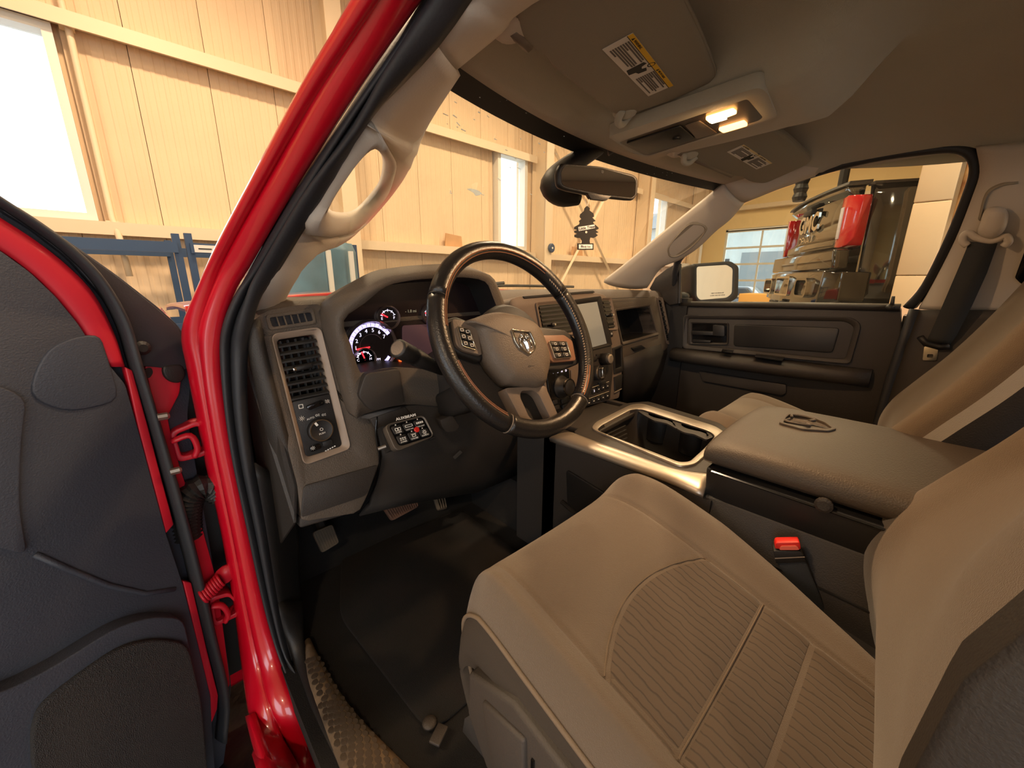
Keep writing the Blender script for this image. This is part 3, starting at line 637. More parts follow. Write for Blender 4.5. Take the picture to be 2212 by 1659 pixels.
# ------------------------------------------------------------------ windshield and header
def hdr(t): return V((XC+.515*t, .625-.095*t*t, .310-.016*t*t))
def bas(t): return V((XC+.69*t, 1.23-.18*t*t, -.055))
wsg = glass('windshield_glass', (246, 250, 246), dirt=.16, dscale=14)
def wsf(u, v):
    t = (2*u-1)*1.16; p = (hdr(t)+V((0, .012, .010))).lerp(bas(t), v); return p+V((0, .05, .035))*math.sin(math.pi*v)
wsh = T('windshield', 'dirty curved windshield above the dashboard', 'windshield', (XC, 1.2, -.05))
ob('glass', grid(wsf, 25, 15), wsg, wsh, smooth=True)
frit = mat('black_frit', (24, 24, 25), .6)
ob('top_frit', grid(lambda u, v: V(wsf(u, v*.055))-V((0, .004, .004)), 25, 3), frit, wsh, smooth=True)
def gpt(px, py):            # point on the windshield surface along a pixel ray, found by marching along the ray
    d = P(px, py, Y=1.0); best = None
    for i in range(25):
        for j in range(15):
            q = V(wsf(i/24, j/14)); e = (q-d*(q.dot(d)/d.dot(d))).length
            if best is None or e < best[0]: best = (e, i/24, j/14)
    e, u, v = best; h_ = .04
    for _ in range(14):
        for du, dv_ in ((h_, 0), (-h_, 0), (0, h_), (0, -h_)):
            q = V(wsf(u+du, v+dv_)); e2 = (q-d*(q.dot(d)/d.dot(d))).length
            if e2 < e: e, u, v = e2, u+du, v+dv_
        h_ *= .7
    return V(wsf(u, v))
markm = mat('mark_white', (226, 236, 238), .4)
q = gpt(1024, 412); cf = Fr(q-V((0, .004, .002)), (.72, -.69, 0), (.2, .3, 1))
ob('pale_mark', prism([(-.022, .006), (-.012, .008), (.004, .004), (.010, .001), (.018, -.005), (.012, -.010), (.002, -.012), (-.004, -.004), (-.014, .002)], -.0003, .0003, cf), markm, wsh, label='small pale mark on the glass')  # small pale star-like mark just inside the glass
rs = random.Random(11); sp = []
for i in range(60):
    px = rs.uniform(960, 1250) if i < 45 else rs.uniform(1390, 1480); py = rs.uniform(200, 420) if i < 45 else rs.uniform(355, 380)
    q = gpt(px, py)-V((0, .004, .002)); a_ = rs.uniform(-.9, -.4); r_ = rs.uniform(.0005, .0012); l_ = r_*rs.uniform(1, 6)
    f_ = Fr(q, (.72, -.69, 0), (.2, .3, 1)).rot(a_); sp.append(prism([(-l_, -r_), (l_, -r_*.6), (l_, r_*.6), (-l_, r_)], -.0002, .0002, f_))
ob('bug_specks', J(*sp), markm, wsh, kind='stuff')
def sm01(t): t = max(0, min(1, t)); return t*t*(3-2*t)
def hlz(x, y):
    s = max(0, min(1, (.62-y)/.55)); zc = .318+.115*(1-(1-s)**2)
    hw = .52+.10*min(1, max(0, (.55-y)/.3)); u = min(1.15, abs(x-XC)/hw)
    z = zc-(zc-.288)*u**3.2
    k = sm01((.19-abs(x-.925))/.08)*sm01((y-.09)/.13)
    return z*(1-k)+min(z, .302)*k
def hl(u, v):
    t = 2*u-1; h = hdr(t); y = h.y*(1-v)+(-1.0)*v; v2 = min(1, v*2.5)
    hw = .515+.115*(1-(1-v2)**2); x = XC+hw*t
    z = hlz(x, y); k = min(1, v*14); return (x, y, h.z*(1-k)+z*k)
hlo = T('headliner', 'grey cloth headliner across the cab roof', 'headliner', (XC, .2, .3))
ob('cloth_panel', grid(hl, 61, 60), headm, hlo, smooth=True, solid=.012, soff=1)
# ------------------------------------------------------------------ sun visors
def visor(lab, pl0, outline, hookpx, notch, stick, big):
    fr = Fr(pl0[0], pl0[1], pl0[2]); fr = fr if fr.z.dot(fr.o) < 0 else Fr(pl0[0], pl0[1], pl0[2], -fr.z)
    t = T('sun_visor', lab, 'sun visor', fr.o, 'sun visors under the headliner')
    o = rpoly(H(fr, outline), .02, 4)
    ob('visor_board', prism(o, -.016, .004, fr), visorm, t, smooth=False, bev=.006, seg=3)
    ob('edge_piping', tube([fr(a, b, -.002) for a, b in o], .0022, 6, True), visorm, t, smooth=True)
    a, b = fr.hit(*hookpx)
    f2 = fr.at(a, b); hs = 1.0
    ob('visor_hook', J(lathe([(.024, -.012), (.024, -.002), (.018, .006), (.006, .010)], f2, 16), tube(cr([f2(-.02, .0, .0), f2(-.008, -.012, .014), f2(.014, -.012, .013), f2(.024, .002, .002)], 4), .007, 8)), headm, t, smooth=True)
    a, b = fr.hit(*notch); f3 = fr.at(a, b)
    ob('pivot_mount', J(lathe([(.032, -.02), (.030, -.008), (.02, .002), (.008, .003)], f3, 18)), trimg, t, smooth=True)
    ob('pivot_rod', tube([f3(0, 0, -.003), f3(*( (V((fr.hit(*outline[2])[0]-a, fr.hit(*outline[2])[1]-b, 0))*1.0).to_tuple()))], .008, 8), midd, t, smooth=True)
    # warning sticker
    s = H(fr, stick); x0, y0 = V(s[0]+(0,)), V(s[1]+(0,)); 
    ex = fr.x*(s[2][0]-s[0][0])+fr.y*(s[2][1]-s[0][1]); ey = fr.x*(s[1][0]-s[0][0])+fr.y*(s[1][1]-s[0][1])
    lw, lh = ex.length, ey.length; sf = Fr(fr(s[0][0], s[0][1], .0045), ex, ey, fr.z)
    if sf.x.cross(sf.y).dot(sf.z) < 0: pass
    sk = ob('warning_sticker', box(0, lw, 0, lh, 0, .0006, sf), paper, t, label='printed warning label')
    yb = lh*.83
    if big: ob('yellow_strip', box(0, lw, yb, lh*1.0, .0006, .0009, sf), yellow, sk); ob('rule', box(0, lw, yb-.001, yb, .0006, .001, sf), black, sk)
    else: ob('yellow_strip', box(0, lw, lh*.87, lh, .0006, .0009, sf), mat('faded_yellow', (220, 200, 150), .7), sk)
    for q, wd in ((.05, 'WARNING'), (.60, 'MISE EN GARDE')):
        tx, ty = lw*q, (yb+lh)/2
        ob('hazard_triangle', prism([(tx, ty-lh*.05), (tx+lh*.11, ty-lh*.05), (tx+lh*.055, ty+lh*.055)], .0009, .0013, sf), black, sk)
        text('heading_print', wd, sf.at(tx+lh*.16, ty, .001), lh*.135 if q < .5 else lh*.11, black, sk, .0002, 'LEFT')
    rnd = random.Random(3)
    for q in (0, 1):
        for k in range(8 if q == 0 else 9):
            xx = lw*(.06 if q == 0 else .60); ln = lw*(.30+.06*rnd.random()) if k not in (2, 7) else lw*.10
            yy = yb-lh*(.085+.085*k) if q == 0 else yb-lh*(.07+.078*k)
            ob('text_line', box(xx, xx+ln, yy-.0011, yy+.0011, .0006, .0009, sf), mat('grey_print', (96, 90, 86), .8) if 'grey_print' not in MM else MM['grey_print'], sk)
    c = sf.at(lw*.47, lh*.42, .0006)
    ob('pictogram', prism([(-.012, -.014), (.004, -.016), (.006, -.006), (.013, -.004), (.015, .008), (.006, .010), (.004, .004), (-.003, .006), (-.006, .014), (-.013, .012)], 0, .0004, c), black, sk)
    ob('pictogram_ring', ring(circ(.006, 14), circ(.0045, 14), 0, .0004, c.at(.004, .018)), black, sk)
    return t
v0, v1, v2 = V((.739, .487, .306)), V((.452, .43, .288)), P(1545, 160, Z=.333)
visor('large grey driver sun visor with yellow and white warning label', (v0, v1-v0, v2-v0),
      [(1117, 5), (1119, 62), (1142, 98), (1178, 116), (1192, 140), (1328, 246), (1372, 240), (1450, 214), (1543, 172), (1545, 150), (1512, 70), (1468, -20), (1400, -130), (1260, -150), (1150, -70)], (1352, 243), (1108, 68),
      [(1300, 98), (1368, 64), (1400, 201)], True)
w0, w1, w2 = V((1.071, .49, .304)), V((1.36, .44, .292)), P(1750, 345, Z=.318)
visor('grey passenger sun visor with a pale faded label', (w0, w1-w0, w2-w0),
      [(1462, 326), (1484, 344), (1580, 378), (1602, 380), (1622, 392), (1652, 395), (1748, 352), (1752, 340), (1700, 295), (1648, 268), (1600, 276)], (1490, 333), (1466, 330),
      [(1570, 324), (1608, 309), (1634, 362)], False)
# ------------------------------------------------------------------ overhead console
oc = Fr((.92, .44, .296), (0, 1, .0), (1, 0, 0)); oc = Fr((.92, .44, .296), (1, 0, 0), (0, 1, -.03), (0, -.03, -1))
oct_ = T('overhead_console', 'overhead console with lit orange map lamps between the visors', 'overhead console', (.92, .44, .3))
oo = rpoly(H(oc, [(1314, 293), (1330, 286), (1640, 183), (1658, 196), (1680, 250), (1645, 262), (1398, 337), (1360, 326)]), .014, 4)
oi = rpoly(H(oc, [(1338, 307), (1345, 303), (1612, 213), (1618, 216), (1648, 252), (1640, 259), (1405, 334), (1394, 335)]), .008, 4)
ob('console_frame', ring(oo, oi, -.02, .003, oc, .001), headm, oct_, bev=.002)
panel = ob('console_panel', prism(oi, -.012, .001, oc), mat('console_brown', (72, 62, 54), .4), oct_)
lens = mat('lit_lamp_lens', (255, 200, 140), .3, emit=(255, 176, 92), es=9); lens2 = mat('warm_lamp_lens', (255, 200, 140), .3, emit=(255, 176, 100), es=4)
ob('map_lamp', prism(rpoly(H(oc, [(1524, 250), (1584, 231), (1593, 238), (1535, 260)]), .004), .001, .006, oc), lens, oct_, bev=.0015)
ob('map_lamp', prism(rpoly(H(oc, [(1552, 274), (1608, 257), (1616, 265), (1563, 281)]), .004), .001, .006, oc), lens2, oct_, bev=.0015)
ob('bulb', prism(rpoly(H(oc, [(1534, 250), (1568, 240), (1572, 246), (1538, 256)]), .003), .006, .009, oc), mat('bulb_glow', (255, 240, 210), .3, emit=(255, 226, 170), es=40), oct_)
ob('storage_door', prism(rpoly(H(oc, [(1352, 306), (1470, 268), (1502, 296), (1405, 328)]), .006), .001, .004, oc), darker, oct_, bev=.001)
ob('button_panel', prism(rpoly(H(oc, [(1480, 268), (1512, 258), (1550, 285), (1505, 297)]), .004), .001, .003, oc), midd, oct_, bev=.001)
a, b = oc.hit(1462, 294); ob('latch', lathe([(.009, .004), (.009, .007), (.006, .008)], oc.at(a, b), 12), darker, oct_)
lp = oc(*oc.hit(1562, 246), .02); l = bpy.data.lights.new('map_lamp_light', 'AREA'); l.shape = 'DISK'; l.size = .035; l.energy = 3.6; l.color = (1, .60, .30)
lo_ = bpy.data.objects.new('map_lamp_light', l); C.objects.link(lo_); lo_.location = (lp.x, lp.y, lp.z+CZ); lo_.rotation_euler = (0, 0, 0)
# ------------------------------------------------------------------ rear-view mirror
mr = T('rear_view_mirror', 'black rear view mirror on a thick windshield bracket', 'mirror', (.86, .66, .24))
mf = Fr((.80, .55, .21), (.909, -.417, 0), (0, -.046, 1)); mf = Fr(mf.o, mf.x, mf.y, -mf.z if mf.z.dot(mf.o) > 0 else mf.z)
mo = rpoly(H(mf, [(1212, 351), (1300, 358), (1372, 376), (1381, 384), (1380, 420), (1370, 433), (1300, 426), (1222, 410), (1204, 402), (1202, 368)]), .012, 4)
mi = rpoly(H(mf, [(1221, 357), (1300, 363), (1368, 382), (1374, 390), (1373, 420), (1366, 427), (1300, 420), (1228, 405), (1213, 398), (1212, 370)]), .008, 4)
mm = [((a+c)/2, (b+d)/2) for (a, b), (c, d) in zip(mo, mi)]
mcx = sum(a for a, b in mo)/len(mo); mcy = sum(b for a, b in mo)/len(mo)
ob('mirror_shell', loft([[mf(mcx+(a-mcx)*.6, mcy+(b-mcy)*.6, -.035) for a, b in mo], [mf(mcx+(a-mcx)*.95, mcy+(b-mcy)*.95, -.022) for a, b in mo], [mf(a, b, -.008) for a, b in mo], [mf(a, b, .0) for a, b in mm], [mf(a, b, -.001) for a, b in mi]]), darker, mr, smooth=True)
ob('mirror_face', prism(mi, -.0012, .0002, mf), mirror, mr)
a, b = mf.hit(1301, 371); ob('sensor_dot', lathe([(.0035, 0), (.0035, .0008)], mf.at(a, b), 10), black, mr)
ob('button_bar', prism(rpoly(H(mf, [(1268, 418), (1320, 424), (1308, 434), (1275, 430)]), .003), -.01, .003, mf), darker, mr, bev=.001)
g0 = P(1190, 400, Y=.70)
br = cr([P(1322, 305, Y=.64), P(1290, 322, Y=.66), P(1250, 345, Y=.675), P(1212, 375, Y=.69), P(1195, 402, Y=.69), P(1215, 425, Y=.68), P(1250, 430, Y=.66)], 4)
ob('bracket', tube(br, [.016+.022*min(1, i/14) if i < 16 else .038-.02*(i-16)/8 for i in range(len(br))], 12, sx=1.0, sy=.8), darker, mr, smooth=True)
ob('bracket_cover', tube([P(1330, 300, Y=.625), P(1306, 318, Y=.645)], .024, 12), darker, mr, smooth=True)
ob('mount_arm', tube([P(1235, 395, Y=.66), mf(mcx, mcy, -.02)], .012, 8), darker, mr, smooth=True)
# ------------------------------------------------------------------ hanging air freshener
ff = Fr(P(1267, 490, Y=.56), (.86, -.5, 0), (0, 0, 1)); ff = Fr(ff.o, ff.x, ff.y, -ff.z if ff.z.dot(ff.o) > 0 else ff.z)
af = T('air_freshener', 'black tree shaped paper air freshener hanging from the mirror', 'air freshener', ff.o)
Z4 = lambda x, y: (1140+x/4.366, 300+y/4.366)
half = [(558, 630), (585, 655), (582, 675), (620, 705), (625, 735), (608, 742), (640, 775), (615, 785), (622, 800), (665, 835), (668, 850), (640, 862), (668, 882), (640, 890), (660, 910), (640, 925), (620, 935), (590, 930), (582, 960), (586, 985)]
lh_ = [(540, 985), (508, 990), (510, 960), (495, 935), (470, 935), (440, 925), (440, 905), (465, 895), (437, 880), (440, 868), (465, 860), (437, 850), (440, 830), (485, 805), (490, 790), (483, 775), (505, 755), (490, 735), (495, 710), (530, 680), (535, 655)]
ob('tree_card', prism(H(ff, [Z4(x, y) for x, y in half+lh_]), -.0008, .0008, ff), mat('black_card', (26, 25, 24), .8), af)
ob('base_card', prism(H(ff, [Z4(468, 985), Z4(619, 985), Z4(619, 1047), Z4(468, 1047)]), -.0009, .0009, ff), MM['black_card'], af)
ob('brand_band', prism(H(ff, [Z4(474, 832), Z4(628, 808), Z4(632, 842), Z4(480, 870)]), .0008, .0014, ff), white, af)
ob('scent_band', prism(H(ff, [Z4(480, 996), Z4(608, 996), Z4(608, 1036), Z4(480, 1036)]), .0009, .0014, ff), white, af)
b0 = V(ff.hit(*Z4(478, 852))+(0,)); b1 = V(ff.hit(*Z4(630, 826))+(0,)); ang = math.atan2(b1.y-b0.y, b1.x-b0.x); bc = (b0+b1)/2
text('brand_print', 'Little Trees', ff.at(bc.x, bc.y, .0015).rot(ang), (b1-b0).length*.21, black, af, .0001, shear=.2, bold=.0002)
a, b = ff.hit(*Z4(544, 1016)); text('scent_print', 'Black Ice', ff.at(a, b, .0015), .0065, black, af, .0001, bold=.0001)
a, b = ff.hit(*Z4(550, 880)); ob('round_mark', lathe([(.0024, .0008), (.0024, .0014)], ff.at(a, b), 12), paper, af)
ob('string', tube([ff(*ff.hit(*Z4(558, 640))), P(1263, 430, Y=.56)], .0006, 4), white, af); ob('string', tube([ff(*ff.hit(*Z4(562, 640))), P(1273, 430, Y=.56)], .0006, 4), white, af)
# ================================================================== dashboard
dash = T('dashboard', 'dark brown grey dashboard across the cab under the windshield', 'dashboard', (XC, .85, -.4))
def slats(fr, poly, n, mname, par, z0=-.012, z1=-.003, th=.0016, name='louver', tilt=.004):
    # horizontal louvers clipped to a quadrilateral poly = tl,tr,br,bl in frame coordinates
    tl, tr, br, bl = [V(p+(0,)) for p in poly]
    for i in range(n):
        t = (i+.5)/n; a, b = tl.lerp(bl, t), tr.lerp(br, t)
        ob(name, ([fr(a.x, a.y+th, z0+tilt), fr(b.x, b.y+th, z0+tilt), fr(b.x, b.y+th-tilt, z1), fr(a.x, a.y+th-tilt, z1), fr(a.x, a.y-th, z0+tilt), fr(b.x, b.y-th, z0+tilt), fr(b.x, b.y-th-tilt, z1), fr(a.x, a.y-th-tilt, z1)], BF), mname, par)
def vanes(fr, poly, n, m, par, z0=-.022, z1=-.013, th=.0009):
    tl, tr, br, bl = [V(p+(0,)) for p in poly]
    for i in range(n):
        t = (i+.5)/n; a, b = tl.lerp(tr, t), bl.lerp(br, t)
        ob('vane', ([fr(a.x-th, a.y, z0), fr(a.x+th, a.y, z0), fr(b.x+th, b.y, z0), fr(b.x-th, b.y, z0), fr(a.x-th, a.y, z1), fr(a.x+th, a.y, z1), fr(b.x+th, b.y, z1), fr(b.x-th, b.y, z1)], BF), m, par)
def quadring(fr, out, inn, r, z0, z1, zi=None, n=4):
    return ring(rpoly(out, r, n), rpoly(inn, r*.7, n), z0, z1, fr, zi)
slm = mat('louver_plastic', (40, 38, 36), .4)
# ---- top pad: from the windshield base back to the front lip
def top(u, v):
    t = 2*u-1; b = bas(t*1.04); yf = .795; y = b.y*(1-v)+yf*v
    z = -.058+.022*math.sin(min(1, v*1.6)*math.pi/2)
    if v > .86: z -= .05*((v-.86)/.14)**2
    return (XC+(.72+.045*v)*t, y, z-.012*abs(t)**3)
ob('top_pad', grid(top, 41, 24), dashm, dash, smooth=True, solid=.01)
# ---- left end panel (driver door side)
DF = Fr((.2, .811-.185*.2, -.2), (1, 0, 0), (0, .185, 1)); DF = Fr((.2, .774, -.2), (1, 0, 0), (0, .185, 1), (0, -.983, .182))
def dface(pts, c=0): return H(DF, pts, c)
lp_ = dface([(546, 692), (572, 670), (640, 658), (694, 655), (712, 700), (724, 739), (765, 897), (812, 905), (820, 1000), (792, 1075), (775, 1108), (652, 1128), (642, 1050)])
bzo = dface([(584, 722), (691, 706), (757, 968), (656, 1005)]); bzi = dface([(598, 734), (683, 721), (742, 964), (663, 989)])
# panel with the bezel opening: outer polygon to rectangular opening, done as a ring by resampling both
def loopres(pts, n):
    p = [V(q+(0,)) for q in pts]; p.append(p[0]); r_ = resamp(p, n+1)[:-1]; return [(q.x, q.y) for q in r_]
def align(a, b):          # rotate loop b so that it best matches a
    n = len(a); ca = V((sum(p[0] for p in a)/n, sum(p[1] for p in a)/n)); cb = V((sum(p[0] for p in b)/n, sum(p[1] for p in b)/n))
    best = min(range(n), key=lambda s: sum((V(a[i])-ca-(V(b[(i+s) % n])-cb)).length_squared for i in range(n)))
    return [b[(i+best) % n] for i in range(n)]
def hole(fr, out, inn, z0, z1, n=64):
    a = loopres(out, n); b = align(a, loopres(inn, n)); return ring(a, b, z0, z1, fr)
ob('left_end_panel', hole(DF, lp_, rpoly(bzo, .01), -.05, 0), dashm, dash, bev=.003)
ob('left_end_side', prism3([DF(*dface([(546, 692)])[0], 0), V((.128, .86, -.075)), V((.128, .86, -.56)), DF(*dface([(640, 1128)])[0], 0), DF(*dface([(642, 1050)])[0], 0)], (-.004, 0, 0)), dark, dash)
ob('end_cap', pad([P(527, 705, Y=.80), P(545, 800, Y=.80), P(566, 900, Y=.80), P(592, 1000, Y=.80), P(628, 1145, Y=.80)], [P(550, 690, Y=.775), P(572, 790, Y=.77), P(597, 890, Y=.76), P(622, 980, Y=.755), P(652, 1090, Y=.75)], .008, thick=.01), dark, dash, smooth=True)
bz = ob('vent_bezel', quadring(DF, bzo, bzi, .012, -.03, .006, -.004), mid, dash, bev=.0015)
ob('vent_well', prism(rpoly(bzi, .008), -.045, -.04, DF), gloss, dash)
vl = dface([(600, 737), (683, 724), (713, 851), (630, 868)]); slats(DF, vl, 8, slm, dash); vanes(DF, vl, 5, slm, dash)
tabc = dface([(654, 793)])[0]; ob('vent_tab', box(-.016, .016, -.005, .005, -.002, .010, DF.at(*tabc).rot(.12)), darker, dash, bev=.003); ob('tab_tip', box(-.019, -.013, -.003, .003, .004, .011, DF.at(*tabc).rot(.12)), chrome, dash, bev=.001)
ob('control_plate', prism(rpoly(dface([(631, 868), (716, 850), (742, 964), (663, 989)]), .006), -.03, -.006, DF), darker, dash, bev=.001)
w = dface([(660, 878), (697, 863), (703, 872), (667, 887)]); ob('thumb_wheel', prism(rpoly(w, .004), -.006, .002, DF), gloss, dash, bev=.001)
def icon(px, py, kind, s=.004, c=-.0055, m=None):
    f = DF.at(*DF.hit(px, py, c), c); m = m or white
    if kind == 'box': g = ring(rr(-s, s, -s, s, s*.2, 2), rr(-s*.7, s*.7, -s*.7, s*.7, s*.2, 2), 0, .0004, f)
    elif kind == 'wave': g = J(*[tube([f(-s+2*s*i/8, q+.0012*math.sin(i*1.5), .0003) for i in range(9)], .0004, 4) for q in (-.0022, 0, .0022)])
    elif kind == 'sun': g = J(ring(circ(s*.45, 10), circ(s*.28, 10), 0, .0004, f), *[box(s*.6, s, -.0003, .0003, 0, .0004, f.rot(i*math.pi/4)) for i in range(8)])
    elif kind == 'beam': g = J(ring(circ(s*.6, 10, -s*.3), circ(s*.4, 10, -s*.3), 0, .0004, f), *[box(s*.5, s*1.2, q-.0003, q+.0003, 0, .0004, f) for q in (-.0018, 0, .0018)])
    ob('printed_symbol', g, m, dash)
icon(650, 878, 'box'); icon(707, 867, 'wave'); icon(652, 904, 'sun', .005); icon(685, 897, 'beam', .0035); icon(699, 896, 'beam', .0035)
text('printed_word', 'AUTO', DF.at(*DF.hit(671, 904, -.005), -.0055).rot(.15), .005, white, dash, .0002)
kn = DF.at(*DF.hit(693, 929), -.006)
ko = ob('light_switch_knob', lathe([(.023, 0), (.0225, .010), (.0205, .012), (.019, .011), (.003, .011)], kn, 32), darker, dash, smooth=True)
ob('knob_ring', ring(circ(.0205, 32), circ(.0193, 32), .010, .0122, kn), chrome, ko); ob('knob_pointer', box(-.002, .002, .012, .019, .011, .0125, kn.rot(.5)), white, ko)
text('knob_print', 'PUSH', kn.at(0, -.006, .0115).rot(.15), .0048, white, ko, .0002); ob('knob_symbol', ring(circ(.003, 10), circ(.0022, 10), .011, .0118, kn.at(0, .002)), white, ko)
ob('dimmer_wheel', prism(rpoly(dface([(669, 966), (690, 958), (696, 968), (672, 977)]), .003), -.006, .0, DF), gloss, dash, bev=.001); ob('dimmer_button', prism(rpoly(dface([(697, 955), (718, 948), (722, 962), (700, 966)]), .003), -.006, -.002, DF), darker, dash, bev=.001)
icon(676, 968, 'sun', .004, .0005); ob('dimmer_print', J(*[box(.0045*i, .0045*i+.0028, 0, .0022, -.0055, -.005, DF.at(*DF.hit(703, 976, -.005)).rot(.25)) for i in range(5)]), white, dash)
# slot vent on top of the end panel
sv = dface([(572, 681), (676, 666), (683, 700), (581, 714)]); si = dface([(581, 687), (670, 675), (676, 693), (588, 707)])
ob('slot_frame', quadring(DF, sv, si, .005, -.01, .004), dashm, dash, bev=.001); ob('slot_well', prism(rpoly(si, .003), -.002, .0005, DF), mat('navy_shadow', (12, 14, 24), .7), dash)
a0, a1, a2, a3 = [V(p+(0,)) for p in si]
for i in range(1, 6):
    t = i/6; p, q = a0.lerp(a1, t), a3.lerp(a2, t); ob('slot_bar', ([DF(p.x-.0012, p.y, 0), DF(p.x+.0012, p.y, 0), DF(q.x+.0012, q.y, 0), DF(q.x-.0012, q.y, 0), DF(p.x-.0012, p.y, .003), DF(p.x+.0012, p.y, .003), DF(q.x+.0012, q.y, .003), DF(q.x-.0012, q.y, .003)], BF), dashm, dash)
kp = dface([(655, 1049), (816, 1003), (790, 1070), (648, 1118)]); ob('fuse_cover', prism(rpoly(kp, .008), 0, .003, DF), dark, dash, bev=.001)
ob('lower_left_lip', prism(dface([(648, 1118), (790, 1068), (778, 1108), (652, 1145)]), -.06, -.01, DF), dark, dash, bev=.004)
# ---- instrument cluster binnacle
CF = Fr((.5, .725, -.1), (1, 0, 0), (0, 0, 1), (0, -1, 0))
opn = [(743, 692), (788, 655), (834, 619), (880, 607), (925, 602), (995, 599), (1047, 608), (1064, 640), (1078, 680), (1088, 730), (1092, 800), (1040, 806), (940, 800), (856, 793), (790, 803), (776, 800), (758, 745)]
out = [(722, 684), (772, 634), (826, 601), (876, 591), (925, 585), (998, 582), (1058, 594), (1080, 630), (1096, 678), (1108, 730), (1114, 805), (1055, 885), (950, 878), (872, 874), (790, 893), (766, 897), (742, 790)]
ci, co = [CF(*p) for p in H(CF, opn)], [CF(*p) for p in H(CF, out)]
ci, co = cr(ci, 3, True), cr(co, 3, True); n_ = len(ci)
cx_ = V((.52, 0, -.12))
crest = [p+V((-.0, .045, .012 if p.z > -.07 else 0)) for p in co]; back = [p+V((0, .20, -.02 if p.z > -.07 else 0)) for p in co]
deep = [V((.515+(p.x-.515)*.97, .795, -.115+(p.z+.115)*.93)) for p in ci]
lip = [a.lerp(b, .5)+V((0, -.006, 0)) for a, b in zip(ci, co)]
cb = T('instrument_cluster', 'lit instrument cluster inside a hooded binnacle behind the steering wheel', 'instrument cluster', (.5, .78, -.2))
ob('binnacle_hood', loft([back, crest, co, lip, ci], False), dashm, cb, smooth=True)
ob('binnacle_well', loft([ci, deep], False), darker, cb, smooth=True)
ob('cluster_panel', (deep, [tuple(range(n_))]), mat('cluster_dark', (34, 24, 26), .25), cb)
GF = Fr((.5, .794, -.1), (1, 0, 0), (0, 0, 1), (0, -1, 0))
ind = mat('gauge_backlight', (190, 180, 255), .5, emit=(190, 180, 255), es=1.3); gfc = mat('gauge_face', (26, 18, 20), .4); ndl = mat('gauge_needle', (255, 30, 40), .5, emit=(255, 40, 50), es=2.0)
wlit = mat('lit_white', (240, 235, 250), .5, emit=(230, 225, 250), es=.9)
def gauge(cx, cy, r, big, nums=None, needle=0.0, name='gauge'):
    f = GF.at(cx, cy)
    g = ob(name, lathe([(r, 0), (r, .008), (r*.94, .012), (r*.90, .006), (r*.9, .001), (.001, .001)], f, 36), mat('gauge_ring', (150, 130, 120), .3, .8) if 'gauge_ring' not in MM else MM['gauge_ring'], cb, smooth=False)
    ob('dial_face', lathe([(r*.9, .0012), (r*.9, .002), (.001, .002)], f, 36), gfc, g)
    a0, a1 = math.radians(225), math.radians(-45)
    if big:
        arc = [f(r*.80*math.cos(a), r*.80*math.sin(a), .003) for a in [math.radians(195-165*i/24) for i in range(25)]]
        ob('lit_arc', tube(arc, r*.075, 4, sy=.12, upv=(0, -1, 0)), ind, g)
        arc = [f(r*.80*math.cos(a), r*.80*math.sin(a), .003) for a in [math.radians(-35-60*i/8) for i in range(9)]]
        ob('lit_arc', tube(arc, r*.06, 4, sy=.12, upv=(0, -1, 0)), ind, g)
        for i in range(8):
            a = math.radians(205-165*i/7*1.05); text('dial_number', str(i), f.at(r*.60*math.cos(a), r*.60*math.sin(a), .003), r*.20, wlit, g, .0002)
        ob('inner_arc', tube([f(r*.45*math.cos(a), r*.45*math.sin(a), .003) for a in [math.radians(190-160*i/20) for i in range(21)]], .0006, 4), MM['gauge_ring'], g)
        for i in range(15):
            a = math.radians(195-165*i/14); ob('tick', box(r*.74, r*.86, -.0003, .0003, .004, .0044, f.rot(a)), gfc, g)
    else:
        ob('tick_arc', tube([f(r*.62*math.cos(a), r*.62*math.sin(a), .003) for a in [math.radians(160-140*i/12) for i in range(13)]], .0007, 4), wlit, g)
        for i in range(5):
            a = math.radians(160-35*i); ob('tick', box(r*.5, r*.72, -.0005, .0005, .003, .0034, f.rot(a)), wlit, g)
        text('dial_letter', nums[1], f.at(r*.55, -r*.05, .003), r*.32, wlit, g, .0002); text('dial_letter', nums[0], f.at(-r*.55, -r*.05, .003), r*.32, wlit, g, .0002)
    ob('needle', box(-.1*r, r*(.6 if big else .7), -.0012, .0012, .005, .006, f.rot(math.radians(needle))), ndl, g)
    ob('needle_hub', lathe([(r*.1, .003), (r*.1, .007), (.001, .007)], f, 12), gfc, g)
def gp(x, y): return GF.hit(x, y)
tc = gp(802, 748); gauge(tc[0], tc[1], .056, True, needle=184, name='tachometer')
q = gp(786, 776); f_s = GF; gauge(q[0], q[1], .026, False, 'CH', 120, 'temperature_gauge') if False else None
def small(px, py, r, nums, nd, nm):
    c = gp(px, py); gauge(c[0], c[1], r, False, nums, nd, nm)
small(837, 686, .025, 'EF', 150, 'fuel_gauge'); small(786, 775, .024, 'CH', 110, 'temperature_gauge')
sc2 = gp(1040, 745); gauge(sc2[0], sc2[1], .056, True, needle=200, name='speedometer'); small(930, 678, .025, 'LH', 170, 'oil_gauge')
ob('display_screen', prism(rpoly(H(GF, [(868, 703), (1000, 696), (1000, 788), (868, 790)]), .006), .001, .003, GF), mat('violet_screen', (84, 62, 66), .3, emit=(120, 84, 90), es=.12), cb)
text('trip_readout', '- 1.8 mi', GF.at(*gp(886, 672), .003), .009, mat('dim_readout', (150, 150, 130), .5, emit=(150, 150, 130), es=.25), cb, .0002); text('tach_unit', 'RPM', GF.at(*gp(814, 776), .004), .007, wlit, cb, .0002)
ob('warning_lamp', prism(rpoly(H(GF, [(861, 777), (866, 776), (866, 784), (861, 784)]), .001), .001, .003, GF), mat('orange_telltale', (255, 90, 30), .5, emit=(255, 80, 30), es=2.5), cb)
